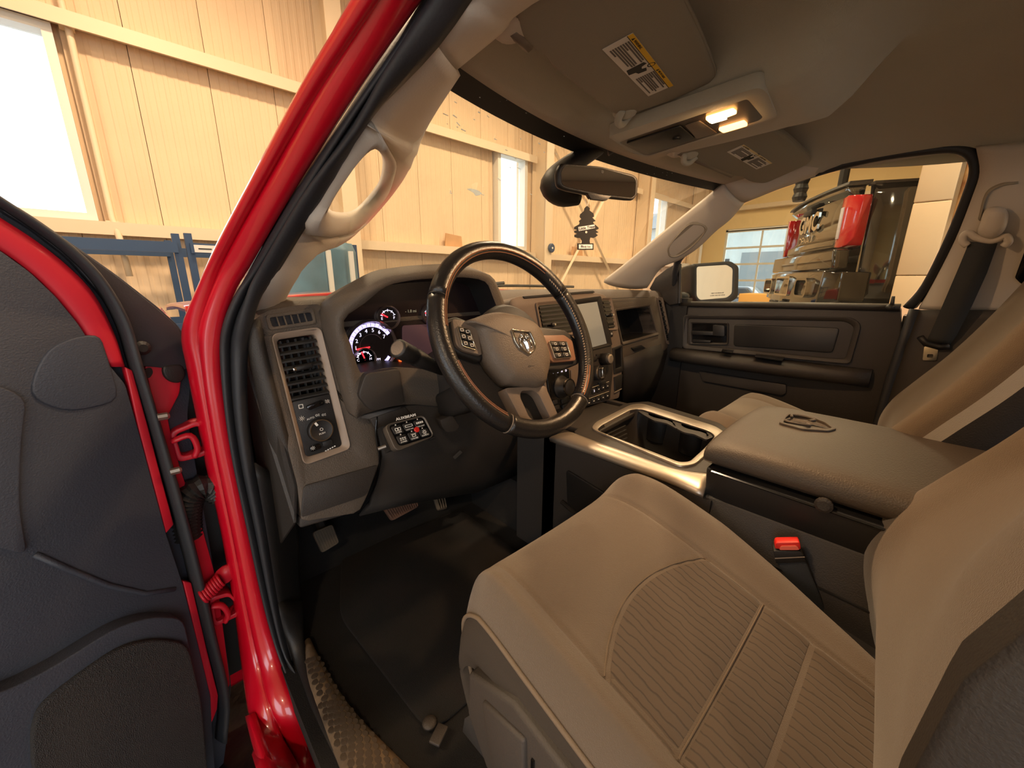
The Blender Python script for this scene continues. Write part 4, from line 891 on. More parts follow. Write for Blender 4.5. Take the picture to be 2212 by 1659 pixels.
# block under the cluster on the left, knee panel
blk = CF.at(0, 0, .012)
ob('cluster_lower_block', prism(rpoly(H(CF, [(788, 806), (862, 795), (873, 872), (800, 888), (772, 855)], .012), .01), -.06, .004, blk.at(0, 0, -.0)), dark, dash, bev=.004)
ob('knee_panel', loft([[P(x, y, Y=yy) for x, y, yy in ((766, 898, .735), (812, 905, .74), (825, 985, .755), (800, 1090, .80), (775, 1110, .83))], [P(x, y, Y=yy) for x, y, yy in ((880, 875, .735), (905, 915, .745), (925, 985, .76), (900, 1060, .81), (880, 1085, .84))], [P(x, y, Y=yy) for x, y, yy in ((1050, 860, .735), (1060, 905, .745), (1080, 960, .76), (1050, 1030, .81), (1030, 1060, .84))], [P(x, y, Y=yy) for x, y, yy in ((1170, 845, .74), (1180, 890, .75), (1200, 925, .77), (1170, 985, .82), (1150, 1010, .85))]], False, False), dark, dash, smooth=True, solid=.012)
ob('knee_bracket', prism3(PP([(800, 905), (875, 878), (893, 900), (862, 918), (815, 935)], Y=.728), (0, .01, 0)), dark, dash, bev=.002)
ob('release_handle', prism(rpoly(H(CF, [(945, 905), (972, 895), (988, 920), (980, 930), (960, 932), (950, 920)], .04), .006), .03, .05, CF), dark, dash, bev=.004)
q = P(988, 982, Y=.74); ob('latch_clip', box(-.012, .012, -.003, .003, -.002, .004, Fr(q, (.8, 0, .4), (-.4, 0, .8), (0, -1, 0))), steel, dash)
# ---- centre stack
SF = Fr((.95, .7595-.19*.2, -.2), (1, 0, 0), (0, .19, 1), (0, -.9824, .1867))
def sf(pts, c=0): return H(SF, pts, c)
so = sf([(1100, 668), (1101, 648), (1120, 640), (1170, 636), (1290, 632), (1308, 638), (1326, 668), (1341, 738), (1344, 800), (1338, 860), (1264, 878), (1229, 890), (1186, 890), (1172, 800), (1160, 728), (1140, 700), (1122, 672)])
cs = T('center_stack', 'tan bezel centre stack with touchscreen, vents and knobs', 'center stack', (.95, .72, -.35))
ob('stack_body', prism(rpoly(so, .012, 3), -.06, 0, SF), midd, cs, bev=.004)
ob('stack_top_slot', prism(rpoly(sf([(1128, 640), (1280, 628), (1284, 632), (1132, 645)]), .003), -.01, .003, SF), darker, cs, bev=.001)
ob('left_shelf_pocket', prism(rpoly(sf([(1101, 667), (1124, 668), (1132, 690), (1104, 692)]), .004), -.002, .001, SF), dark, cs)
def vent(fr, par, outq, inq, n, tab, k=4):
    ob('vent_frame', quadring(fr, outq, inq, .010, -.002, .006, -.001), midd, par, bev=.001)
    ob('vent_well', prism(rpoly(inq, .007), .0002, .0008, fr), gloss, par)
    slats(fr, inq, n, slm, par, .001, .005, .0014, tilt=.003)
    if tab: ob('vent_tab', lathe([(.006, 0), (.006, .008), (.003, .010)], Fr(fr(*tab, .003), fr.x, fr.y, fr.z), 10), darker, par); ob('tab_tip', box(-.003, .003, -.0025, .0025, .008, .014, fr.at(tab[0], tab[1], .003)), chrome, par)
vent(SF, cs, sf([(1154, 654), (1236, 646), (1246, 722), (1168, 728)]), sf([(1162, 660), (1232, 653), (1240, 716), (1174, 722)]), 7, sf([(1190, 702)])[0])
vent(SF, cs, sf([(1296, 644), (1318, 644), (1333, 712), (1310, 714)]), sf([(1300, 649), (1315, 649), (1327, 707), (1313, 709)]), 7, sf([(1316, 681)])[0])
ob('screen_bezel', quadring(SF, sf([(1222, 650), (1294, 640), (1319, 746), (1268, 758)]), sf([(1232, 660), (1288, 652), (1309, 742), (1272, 752)]), .006, -.002, .008, .003), darker, cs, bev=.001)
ob('touchscreen', prism(sf([(1232, 660), (1288, 652), (1309, 742), (1272, 752)]), .001, .0032, SF), mat('touchscreen_glass', (120, 118, 108), .12, emit=(150, 146, 130), es=.22, spec=.8), cs)
a, b = sf([(1319, 721)])[0]; ob('stack_button', prism(rr(-.008, .008, -.010, .010, .002), 0, .004, SF.at(a, b)), darker, cs, bev=.001); ob('button_mark', ring(rr(-.003, .003, -.003, .003, .0005, 1), rr(-.002, .002, -.002, .002, .0005, 1), .004, .0046, SF.at(a, b)), white, cs)
ctl = ob('control_block', prism(rpoly(sf([(1268, 758), (1319, 746), (1322, 800), (1316, 862), (1266, 874), (1258, 820)]), .005), -.002, .004, SF), dark, cs, bev=.001)
def knob(px, py, r, h, par=ctl):
    f = SF.at(*SF.hit(px, py, .004), .004); o = ob('control_knob', lathe([(r, 0), (r, h*.7), (r*.9, h*.85), (r*.7, h*.8), (.001, h*.8)], f, 28), darker, par, smooth=True)
    return o, f
o_, f1 = knob(1300, 776, .019, .038); ob('knob_cap', lathe([(.015, .028), (.015, .034), (.010, .036), (.001, .036)], f1, 20), satin, o_)
o_, f1 = knob(1284, 806, .024, .030); ob('knob_ring', ring(circ(.0225, 28), circ(.017, 28), .022, .028, f1), chrome, o_); ob('knob_grip', box(-.0035, .0035, -.016, .016, .022, .034, f1), chrome, o_, bev=.001)
for px, py, w_ in ((1283, 775, .012), (1291, 769, .010), (1272, 838, .012), (1300, 828, .02)):
    ob('control_button', prism(rr(-w_, w_, -.007, .007, .002), 0, .004, SF.at(*SF.hit(px, py, .004), .004)), darker, ctl, bev=.001)
for k, (ya, yb) in enumerate((((1266, 850), (1315, 832)), ((1265, 872), (1315, 853)))):
    p, q = V(SF.hit(*ya, .004)+(0,)), V(SF.hit(*yb, .004)+(0,))
    ob('button_rail', tube([SF(p.x, p.y+.012, .006), SF(q.x, q.y+.012, .006)], .0012, 5), satin, ctl)
    for i in range(5):
        m_ = p.lerp(q, (i+.5)/5); fb_ = SF.at(m_.x, m_.y, .004); bt_ = ob('row_button', prism(rr(-.009, .009, -.008, .008, .0015, 2), 0, .004, fb_), darker, ctl, bev=.0008)
        if k == 0 and i < 2: text('button_number', '12'[i], fb_.at(0, 0, .0043), .010, wlit, bt_, .0002)
        else: ob('button_mark', box(-.003, .003, -.0012, .0012, .004, .0045, fb_), white, bt_)
pkt = sf([(1326, 757), (1340, 750), (1341, 792), (1328, 797)]); ob('card_pocket', quadring(SF, sf([(1322, 752), (1343, 744), (1344, 802), (1325, 808)]), pkt, .003, -.002, .004), darker, cs, bev=.0008); ob('pocket_well', prism(pkt, .0002, .001, SF), gloss, cs)
ob('power_outlet', prism(rpoly(sf([(1325, 815), (1342, 808), (1340, 838), (1326, 844)]), .003), -.002, .005, SF), darker, cs, bev=.001); ob('outlet_trim', tube([SF(*sf([(1325, 848)])[0], .004), SF(*sf([(1340, 840)])[0], .004)], .002, 6), satin, cs)
# rotary shifter column left of the controls
sp = ob('shifter_plate', prism(rpoly(sf([(1176, 800), (1226, 796), (1232, 888), (1190, 892)]), .006), -.002, .006, SF), gloss, cs, bev=.001)
f1 = SF.at(*SF.hit(1212, 836, .006), .006)
o_ = ob('rotary_shifter', lathe([(.034, 0), (.032, .006), (.024, .008), (.0235, .030), (.020, .033), (.001, .032)], f1, 32), darker, sp, smooth=True); ob('shifter_ring', ring(circ(.0242, 32), circ(.0200, 32), .028, .0335, f1), chrome, o_)
for i, ch in enumerate('PRND'):
    text('gear_letter', ch, SF.at(*SF.hit(1196+9*i, 805-1.5*i, .007), .0065), .009, wlit, sp, .0002)
for px, py in ((1200, 868), (1218, 866), (1202, 880), (1220, 878)): ob('drive_mode_button', prism(rr(-.012, .012, -.006, .006, .0015, 2), 0, .003, SF.at(*SF.hit(px, py, .006), .006)), darker, sp, bev=.0008)
ob('stack_side_rail', tube([SF(*sf([(1232, 800)])[0], .004), SF(*sf([(1236, 870)])[0], .004)], .004, 6), midd, cs)
# ---- passenger side
QF = Fr((1.4, .775, -.15), (1, 0, 0), (0, .1, 1), (0, -.995, .0995))
def qf(pts, c=0): return H(QF, pts, c)
bo = qf([(1329, 672), (1402, 661), (1418, 719), (1344, 739)])
pp_ = qf([(1317, 646), (1400, 641), (1418, 640), (1432, 700), (1446, 742), (1440, 756), (1346, 780), (1340, 740)])
ob('passenger_panel', hole(QF, pp_, rpoly(bo, .008), -.06, 0), dashm, dash, bev=.003)
ob('shelf_back', prism(rpoly([(a*1.0, b) for a, b in bo], .006), -.14, -.12, QF), darker, dash); ob('shelf_well', loft([[QF(a, b, -.002) for a, b in rpoly(bo, .008)], [QF(a, b, -.13) for a, b in rpoly(bo, .008)]], False), darker, dash)
ob('shelf_frame', quadring(QF, qf([(1325, 668), (1405, 657), (1423, 722), (1342, 745)]), bo, .008, -.004, .007, .003), dashm, dash, bev=.001)
ob('pad_seam', tube(PP([(1312, 646), (1360, 643), (1400, 642)], Y=.767), .0012, 5), darker, dash)
ev = qf([(1418, 641), (1429, 643), (1449, 738), (1440, 745)]); ei = qf([(1421, 648), (1427, 649), (1445, 734), (1439, 736)])
vent(QF, dash, ev, ei, 9, None)
gb = ob('glove_box', loft([[P(x, y, Y=yy) for x, y, yy in ((1345, 772, .765), (1346, 800, .76), (1344, 850, .79), (1340, 900, .84))], [P(x, y, Y=yy) for x, y, yy in ((1395, 752, .765), (1398, 775, .755), (1396, 830, .79), (1392, 880, .84))], [P(x, y, Y=yy) for x, y, yy in ((1440, 738, .78), (1444, 760, .775), (1445, 810, .80), (1440, 860, .84))]], False, False), dark, dash, smooth=True, solid=.02)
ob('glove_latch', prism3(PP([(1366, 752), (1388, 746), (1396, 752), (1372, 760)], Y=.757), (0, .015, 0)), darker, gb, bev=.003)
q = P(1355, 830, Y=.79); 
# ================================================================== steering wheel
SW = Fr((.523, .525, -.1025), (1, 0, 0), (0, .460, .888))
sw = T('steering_wheel', 'black leather steering wheel with chrome shield emblem', 'steering wheel', SW.o)
def sh(pts, c=0): return H(SW, pts, c)
RR_ = .1775
def rimseg(a0, a1, n=30, r=.0172, R=RR_, sy=.95):
    return tube([SW(R*math.cos(math.radians(a0+(a1-a0)*i/n)), R*math.sin(math.radians(a0+(a1-a0)*i/n)), 0) for i in range(n+1)], r, 14, sx=1.0, sy=sy, upv=SW.z)
for nm_, a0, a1, m_ in (('rim_top', 28, 152, leath), ('rim_grip', 152, 236, leath), ('rim_bottom', 236, 304, leath), ('rim_grip', -56, 28, leath)):
    ob(nm_, rimseg(a0+.6, a1-.6), m_, sw, smooth=True)
for a in (28, 152, 236, 304):
    c, s_ = math.cos(math.radians(a)), math.sin(math.radians(a)); f = Fr(SW(RR_*c, RR_*s_, 0), SW.x*c+SW.y*s_, SW.z)
    ob('rim_seam', tube([f(.0168*math.cos(2*math.pi*i/20), .0160*math.sin(2*math.pi*i/20)) for i in range(20)], .0011, 5, True), stitch if a > 200 else darker, sw)
for a0, a1 in ((48, 170), (190, 232), (305, 330)):
    ob('bronze_piping', tube([SW((RR_-.006)*math.cos(math.radians(a0+(a1-a0)*i/24)), (RR_-.006)*math.sin(math.radians(a0+(a1-a0)*i/24)), .0158) for i in range(25)], .0010, 5), bronze, sw)
    ob('bronze_piping', tube([SW((RR_-.0105)*math.cos(math.radians(a0+(a1-a0)*i/24)), (RR_-.0105)*math.sin(math.radians(a0+(a1-a0)*i/24)), .0130) for i in range(25)], .0008, 5), bronze, sw)
for i in range(46):
    a = math.radians(-50+92*i/45); c, s_ = math.cos(a), math.sin(a); f = Fr(SW((RR_-.0135)*c, (RR_-.0135)*s_, .0108), SW.x*c+SW.y*s_, SW.y*c-SW.x*s_)
    ob('stitch', box(-.0025, .0025, -.0012, .0012, -.0006, .0012, f.rot(.6)), stitch, sw)
# rear cover behind hub, spokes
ob('hub_back', loft([[SW(a*k, b*k-.01, c) for a, b in circ(.085, 28)] for k, c in ((.75, -.06), (1.0, -.04), (1.0, -.022), (.9, -.014))]), darker, sw, smooth=True)
def spoke(pts, z0, z1, nm, m, bev=.006, r=.006): return ob(nm, prism(rpoly(sh(pts, z1), r), z0, z1, SW), m, sw, bev=bev, seg=3)
spoke([(958, 690), (985, 682), (1006, 690), (1034, 700), (1052, 760), (1040, 782), (1000, 768), (968, 748)], -.03, -.012, 'spoke', darker)
spoke([(1160, 705), (1222, 712), (1248, 735), (1252, 785), (1215, 800), (1180, 800)], -.035, -.010, 'spoke', darker)
spoke([(1034, 775), (1072, 800), (1100, 838), (1122, 905), (1105, 903), (1045, 868), (985, 810), (965, 765), (1000, 765)], -.05, -.03, 'lower_cover', dark)
pl_ = [(977, 688), (1010, 694), (1030, 704), (1042, 768), (1000, 757), (985, 745)]; spoke(pl_, -.012, -.004, 'switch_bezel', midd, .002)
pr2 = [(1172, 724), (1219, 723), (1237, 736), (1245, 779), (1194, 783), (1182, 770)]; spoke(pr2, -.012, -.003, 'switch_bezel', mat('copper_brown_bezel', (124, 90, 70), .4), .002)
def switch(quad, c):
    tl, tr, br, bl = [V(p+(0,)) for p in sh(quad, c)]
    ob('switch_frame', quadring(SW, [(p.x, p.y) for p in (tl, tr, br, bl)], [tuple((p*.9+(tl+tr+br+bl)/4*.1)[:2]) for p in (tl, tr, br, bl)], .004, c-.004, c+.0025), chrome, sw, bev=.0006)
    pk = lambda u, v: tl.lerp(tr, u).lerp(bl.lerp(br, u), v)
    for u0, u1, v0, v1 in ((.07, .49, .06, .28), (.51, .93, .06, .28), (.07, .48, .33, .62), (.52, .93, .33, .62), (.07, .48, .67, .94), (.52, .93, .67, .94)):
        q = [pk(u0, v0), pk(u1, v0), pk(u1, v1), pk(u0, v1)]; b_ = ob('switch_button', prism(rpoly([(p.x, p.y) for p in q], .002, 2), c-.004, c+.003, SW), darker, sw, bev=.001)
        m_ = sum(q, V((0, 0, 0)))/4; ob('button_mark', ring(rr(-.0032, .0032, -.0026, .0026, .0006, 1), rr(-.0024, .0024, -.0018, .0018, .0005, 1), c+.003, c+.0034, SW.at(m_.x, m_.y)), paper, b_)
switch([(986, 704), (1013, 712), (1029, 759), (998, 749)], -.002); switch([(1184, 737), (1223, 738), (1234, 773), (1198, 776)], -.001)
# lower spoke with opening
lo_o = sh([(1090, 838), (1130, 836), (1179, 833), (1184, 848), (1195, 872), (1207, 900), (1195, 910), (1165, 916), (1125, 905), (1108, 872)], -.006); lo_i = sh([(1126, 844), (1152, 843), (1165, 853), (1178, 880), (1190, 904), (1184, 911), (1156, 911), (1143, 901), (1132, 876), (1123, 857)], -.006)
ob('lower_spoke', hole(SW, rpoly(lo_o, .006), rpoly(lo_i, .006), -.03, -.006), midd, sw, bev=.002); ob('lower_spoke_well', prism(rpoly(lo_i, .006), -.034, -.026, SW), darker, sw)
# airbag cover: bulged shield
ab = sh([(1005, 694), (1029, 684), (1052, 676), (1076, 674), (1101, 678), (1125, 684), (1148, 694), (1162, 706), (1172, 724), (1181, 748), (1187, 772), (1187, 792), (1182, 812), (1178, 829), (1162, 835), (1135, 833), (1109, 829), (1095, 823), (1070, 796), (1054, 770), (1040, 730), (1030, 706)], .002)
acx, acy = sum(a for a, b in ab)/len(ab), sum(b for a, b in ab)/len(ab)
abl = cr([V((a, b, 0)) for a, b in ab], 3, True)
lv = []
for k, c in ((1.0, -.026), (1.0, -.004), (.965, .006), (.88, .013), (.7, .018), (.45, .021), (.2, .022)):
    lv.append([SW(acx+(p.x-acx)*k, acy+(p.y-acy)*k, c) for p in abl])
abm = mat('airbag_cover', (104, 92, 80), .55, bump=.8, bs=500); av = ob('airbag_cover', loft(lv), abm, sw, smooth=True)
text('airbag_print', 'SRS' if False else 'SRS', SW.at(*SW.hit(1147, 788, .019), .0195), .011, dark, av, .0004, bold=.0003)
# emblem
eo = sh([(1102, 711), (1122, 715), (1143, 716), (1151, 732), (1157, 748), (1153, 759), (1142, 768), (1120, 754), (1110, 738)], .021)
em = ob('emblem', ring(rpoly(eo, .003, 2), rpoly([(acx*0+sum(a for a, b in eo)/len(eo)+(a-sum(a for a, b in eo)/len(eo))*.86, sum(b for a, b in eo)/len(eo)+(b-sum(b for a, b in eo)/len(eo))*.86) for a, b in eo], .003, 2), .019, .0245, SW), chrome, sw, bev=.0008, label='chrome ram head shield emblem')
ecx, ecy = sum(a for a, b in eo)/len(eo), sum(b for a, b in eo)/len(eo); ef = SW.at(ecx, ecy, .021)
ob('emblem_field', prism([((a-ecx)*.9, (b-ecy)*.9) for a, b in eo], -.002, .0005, ef), mat('emblem_dark', (60, 54, 48), .4), em)  # dark field behind the chrome ram head
for s_ in (-1, 1):
    sp_ = [ef(s_*(.0085+.0058*(1-i/26)*math.cos(2.0+i*.33)), .0075+.0075*(1-i/30)*math.sin(2.0+i*.33), .002+.0012*i/26) for i in range(22)]
    ob('horn', tube(sp_, [.0021*(1-.5*i/22) for i in range(22)], 6), chrome, em, smooth=True); ob('horn_boss', lathe([(.0032, 0), (.0028, .0025), (.0012, .0042), (.0002, .0046)], ef.at(s_*.0082, .0075), 12), chrome, em, smooth=True)
    ob('horn_sweep', tube(cr([ef(s_*.013, .003, .001), ef(s_*.0135, -.006, .002), ef(s_*.010, -.013, .001)], 4), .0019, 6), chrome, em, smooth=True)
ob('muzzle', loft([[ef(-.0045, .009, .001), ef(0, .010, .004), ef(.0045, .009, .001)], [ef(-.0036, -.004, .001), ef(0, -.004, .006), ef(.0036, -.004, .001)], [ef(-.0022, -.014, .001), ef(0, -.0145, .005), ef(.0022, -.014, .001)], [ef(-.0008, -.019, .0008), ef(0, -.0192, .002), ef(.0008, -.019, .0008)]]), chrome, em)
ob('eye_notch', box(-.0045, .0045, -.001, .0012, .003, .0042, ef), MM['emblem_dark'], em)
# column, shroud, stalk
cn = T('steering_column', 'dark steering column shroud with turn signal stalk', 'steering column', (.523, .7, -.2))
ob('column_shroud', loft([[SW(a, b-.012, c) for a, b in rr(-s1, s1, -s2, s2, .03, 4)] for c, s1, s2 in ((-.05, .055, .05), (-.10, .062, .065), (-.20, .065, .075), (-.30, .06, .08))]), dark, cn, smooth=True)
ob('lower_shroud', loft([[SW(a, b-.065, c) for a, b in rr(-s1, s1, -.03, .03, .015, 3)] for c, s1 in ((-.06, .05), (-.12, .07), (-.24, .075))]), dark, cn, smooth=True)
s0_, s1_ = P(858, 752, Y=.60), P(938, 792, Y=.64)
dr = (s1_-s0_)
stp = [s0_, s0_+dr*.02, s0_+dr*.34, s0_+dr*.36, s0_+dr*.44, s0_+dr*.46, s0_+dr*.8, s0_+dr*1.25]
ob('signal_stalk', tube(stp, [.0145, .0165, .0165, .015, .015, .0165, .0135, .010], 16), darker, cn, smooth=True)
ob('stalk_end', tube([s0_-dr.normalized()*.001, s0_+dr*.02], [.012, .0145], 16), midd, cn)
# ================================================================== six-switch accessory panel
AF = Fr(P(885, 935, Y=.66), (1, 0, .02), (0, .52, .85)); AF = Fr(AF.o, AF.x, AF.y, -AF.z if AF.z.dot(AF.o) > 0 else AF.z)
ap = T('switch_panel', 'black six button accessory switch panel hanging under the cluster', 'switch panel', AF.o)
Z5 = lambda x, y: (800+x/10.37, 860+y/10.37)
aq = [Z5(305, 640), Z5(440, 560), Z5(1130, 375), Z5(1200, 410), Z5(1410, 830), Z5(1370, 920), Z5(700, 1180), Z5(580, 1190), Z5(500, 1090)]
ao = rpoly(H(AF, [Z5(300, 610), Z5(1190, 380), Z5(1425, 860), Z5(560, 1210)]), .012, 4); ai = rpoly(H(AF, [Z5(400, 620), Z5(1165, 425), Z5(1390, 850), Z5(640, 1090)]), .008, 4)
ob('panel_case', ring(ao, ai, -.016, .004, AF, .002), mat('silver_grey_case', (92, 84, 76), .35, .3), ap, bev=.002); ob('panel_face', prism(ai, -.010, .001, AF), gloss, ap)
b4 = [V(p+(0,)) for p in H(AF, [Z5(420, 640), Z5(1150, 450), Z5(1370, 840), Z5(650, 1070)])]
pk = lambda u, v: b4[0].lerp(b4[1], u).lerp(b4[3].lerp(b4[2], u), v)
wds = ['CUBES', 'LIGHT BAR', 'ROOF LIGHT', 'ZONES', 'STROBE', 'RANDO']
for i in range(3):
    for k in range(2):
        q = [pk(i/3+.02, k/2+.04), pk((i+1)/3-.02, k/2+.04), pk((i+1)/3-.02, k/2+.46), pk(i/3+.02, k/2+.46)]
        b_ = ob('switch_key', prism(rpoly([(p.x, p.y) for p in q], .004, 3), 0, .003, AF), darker, ap, bev=.001)
        m_ = sum(q, V((0, 0, 0)))/4; f = AF.at(m_.x, m_.y, .0032); yv = (q[0]-q[3]).normalized(); xv = (q[1]-q[0]).normalized(); f = Fr(f.o, AF.x*xv.x+AF.y*xv.y, AF.x*yv.x+AF.y*yv.y, AF.z)
        text('key_print', wds[i+3*k], f.at(0, -.0055), .0042 if i+3*k not in (1, 2) else .0032, white, b_, .0002)
        ob('key_led', lathe([(.0014, 0), (.0014, .0004)], f.at(-.002, .0095), 8), paper, b_)
        gs = [J(ring(rr(-.006, 0, -.0025, .0035, .001, 2), rr(-.005, -.001, -.0015, .0025, .001, 2), 0, .0004, f), ring(rr(0, .006, -.0025, .0035, .001, 2), rr(.001, .005, -.0015, .0025, .001, 2), 0, .0004, f)),
              ring(rr(-.008, .008, -.001, .004, .001, 2), rr(-.007, .007, 0, .003, .001, 2), 0, .0004, f), J(*[box(-.007+.004*j, -.004+.004*j, 0, .004, 0, .0004, f) for j in range(4)]),
              J(*[box(-.006+.0045*j, -.003+.0045*j, .001, .003, 0, .0004, f) for j in range(3)], *[box(-.006+.0045*j, -.003+.0045*j, -.002, -.0005, 0, .0004, f) for j in range(3)]),
              J(ring(rr(-.004, .004, -.002, .003, .001, 2), rr(-.003, .003, -.001, .002, .001, 2), 0, .0004, f), *[box(-.005+.003*j, -.004+.003*j, .003, .005, 0, .0004, f) for j in range(4)]),
              J(*[box(.0015, .005, -.0005, .0005, 0, .0004, f.at(0, .001).rot(j*math.pi/4)) for j in range(8)])]
        ob('key_symbol', gs[i+3*k], white, b_)
m_ = pk(.665, .50); ob('red_dot', lathe([(.0055, 0), (.0055, .0035), (.004, .0042)], AF.at(m_.x, m_.y), 16), redp, ap, label='round red sticker')
m_ = V(AF.hit(*Z5(780, 440))+(0,)); m2_ = V(AF.hit(*Z5(960, 395))+(0,)); ang = math.atan2(m2_.y-m_.y, m2_.x-m_.x)
text('brand_print', 'AUXBEAM', AF.at(m_.x, m_.y, .0045).rot(ang), .0075, white, ap, .0002, bold=.0002, sx=1.25)
q = AF(*AF.hit(*Z5(380, 1060)), -.008); q2 = AF(*AF.hit(*Z5(220, 1110)), -.012); ob('mount_screw', tube([q, q2], .004, 8), steel, ap)
q = AF(*AF.hit(*Z5(1470, 860)), -.008); ob('mount_screw', tube([q, q-AF.x*.012], .004, 8), darker, ap); ob('mount_bracket', box(-.045, .045, -.02, .03, -.035, -.018, AF), darker, ap)
ob('cable', tube(cr([P(814, 900, Y=.73), P(812, 940, Y=.725), P(820, 1000, Y=.735), P(806, 1060, Y=.79), P(775, 1110, Y=.83)], 5), .0022, 6), gloss, ap, smooth=True)
# ================================================================== pedals
def pedal(nm, lab, quad, depth, m, rib, dirn):
    t = T(nm, lab, 'pedal', P(*quad[0], Y=depth)); a = [P(x, y, Y=depth+dy) for (x, y), dy in zip(quad, (0, 0, -.03, -.03))]
    n = (a[1]-a[0]).cross(a[3]-a[0]).normalized(); n = n if n.dot(a[0]) < 0 else -n
    f = Fr(a[3], a[2]-a[3], a[0]-a[3], n); q = [f.inv(p)[:2] for p in a]
    ob('pad', prism(rpoly(q, .008), -.014, .0, f), m, t, bev=.003)
    w_ = (a[2]-a[3]).length; h_ = (a[0]-a[3]).length
    for i in range(rib):
        u = (i+.5)/rib; p0, p1 = V(q[3]+(0,)).lerp(V(q[2]+(0,)), u), V(q[0]+(0,)).lerp(V(q[1]+(0,)), u)
        p0, p1 = p0.lerp(p1, .08), p0.lerp(p1, .92); ob('tread_rib', tube([f(p0.x, p0.y, .001), f(p1.x, p1.y, .001)], w_/rib*.28, 5), m, t)
    c = f(*[sum(x[i] for x in q)/4 for i in (0, 1)], -.014); ob('pedal_arm', tube([c, c+V((0, .06, .06)), c+V((0, .12, .28))], .012, 6), darker, t)
pedm = mat('worn_brown_rubber', (100, 70, 54), .8, bump=.5, bs=200); pedg = mat('worn_grey_rubber', (84, 74, 62), .8, bump=.5, bs=200)
pedal('brake_pedal', 'wide brown ribbed brake pedal under the dash', [(823, 1088), (893, 1064), (905, 1094), (848, 1125)], .95, pedm, 14, 0)
pedal('gas_pedal', 'narrow tan accelerator pedal right of the brake', [(937, 1070), (962, 1062), (967, 1098), (948, 1102)], .98, pedg, 4, 0)
pedal('parking_brake_pedal', 'grey ribbed parking brake pedal at the far left footwell', [(675, 1150), (718, 1132), (734, 1172), (696, 1195)], .98, pedg, 8, 0)
# ================================================================== seats
rib = mat('ribbed_insert_cloth', (86, 73, 60), .95, bump=.4, bs=900, sheen=.2)
def add_ribs(m, scale, dist, axis='X', strength=.35):
    nt = m.node_tree; b = nt.nodes['Principled BSDF']; tc = nt.nodes.new('ShaderNodeTexCoord'); wv = nt.nodes.new('ShaderNodeTexWave'); wv.bands_direction = axis
    wv.inputs['Scale'].default_value = scale; wv.inputs['Distortion'].default_value = dist; wv.inputs['Detail'].default_value = 3; wv.inputs['Detail Scale'].default_value = 1.5
    nt.links.new(tc.outputs['Object'], wv.inputs['Vector']); r = nt.nodes.new('ShaderNodeValToRGB'); nt.links.new(wv.outputs['Fac'], r.inputs[0])
    r.color_ramp.elements[0].position = .0; r.color_ramp.elements[1].position = .16
    src = b.inputs['Base Color'].default_value[:]; mx = nt.nodes.new('ShaderNodeMix'); mx.data_type = 'RGBA'; mx.inputs['A'].default_value = tuple(c*.55 for c in src[:3])+(1,); mx.inputs['B'].default_value = src  # rib lines darkened in the colour to imitate shade in the wrinkles
    nt.links.new(r.outputs[0], mx.inputs['Factor']); nt.links.new(mx.outputs['Result'], b.inputs['Base Color'])
    bp = nt.nodes.new('ShaderNodeBump'); bp.inputs['Strength'].default_value = strength; bp.inputs['Distance'].default_value = .003; nt.links.new(r.outputs[0], bp.inputs['Height']); nt.links.new(bp.outputs[0], b.inputs['Normal'])
add_ribs(rib, 26, 3.2)
CROW = [(.350, -.58, .90), (.374, -.50, .915), (.385, -.445, .93), (.380, -.412, .945), (.355, -.395, .96), (.31, -.392, .98), (.25, -.404, .995), (.17, -.426, 1), (.08, -.452, 1), (0, -.476, 1), (-.07, -.494, .99), (-.16, -.51, .97)]
crows = cr([V(r) for r in CROW], 5)
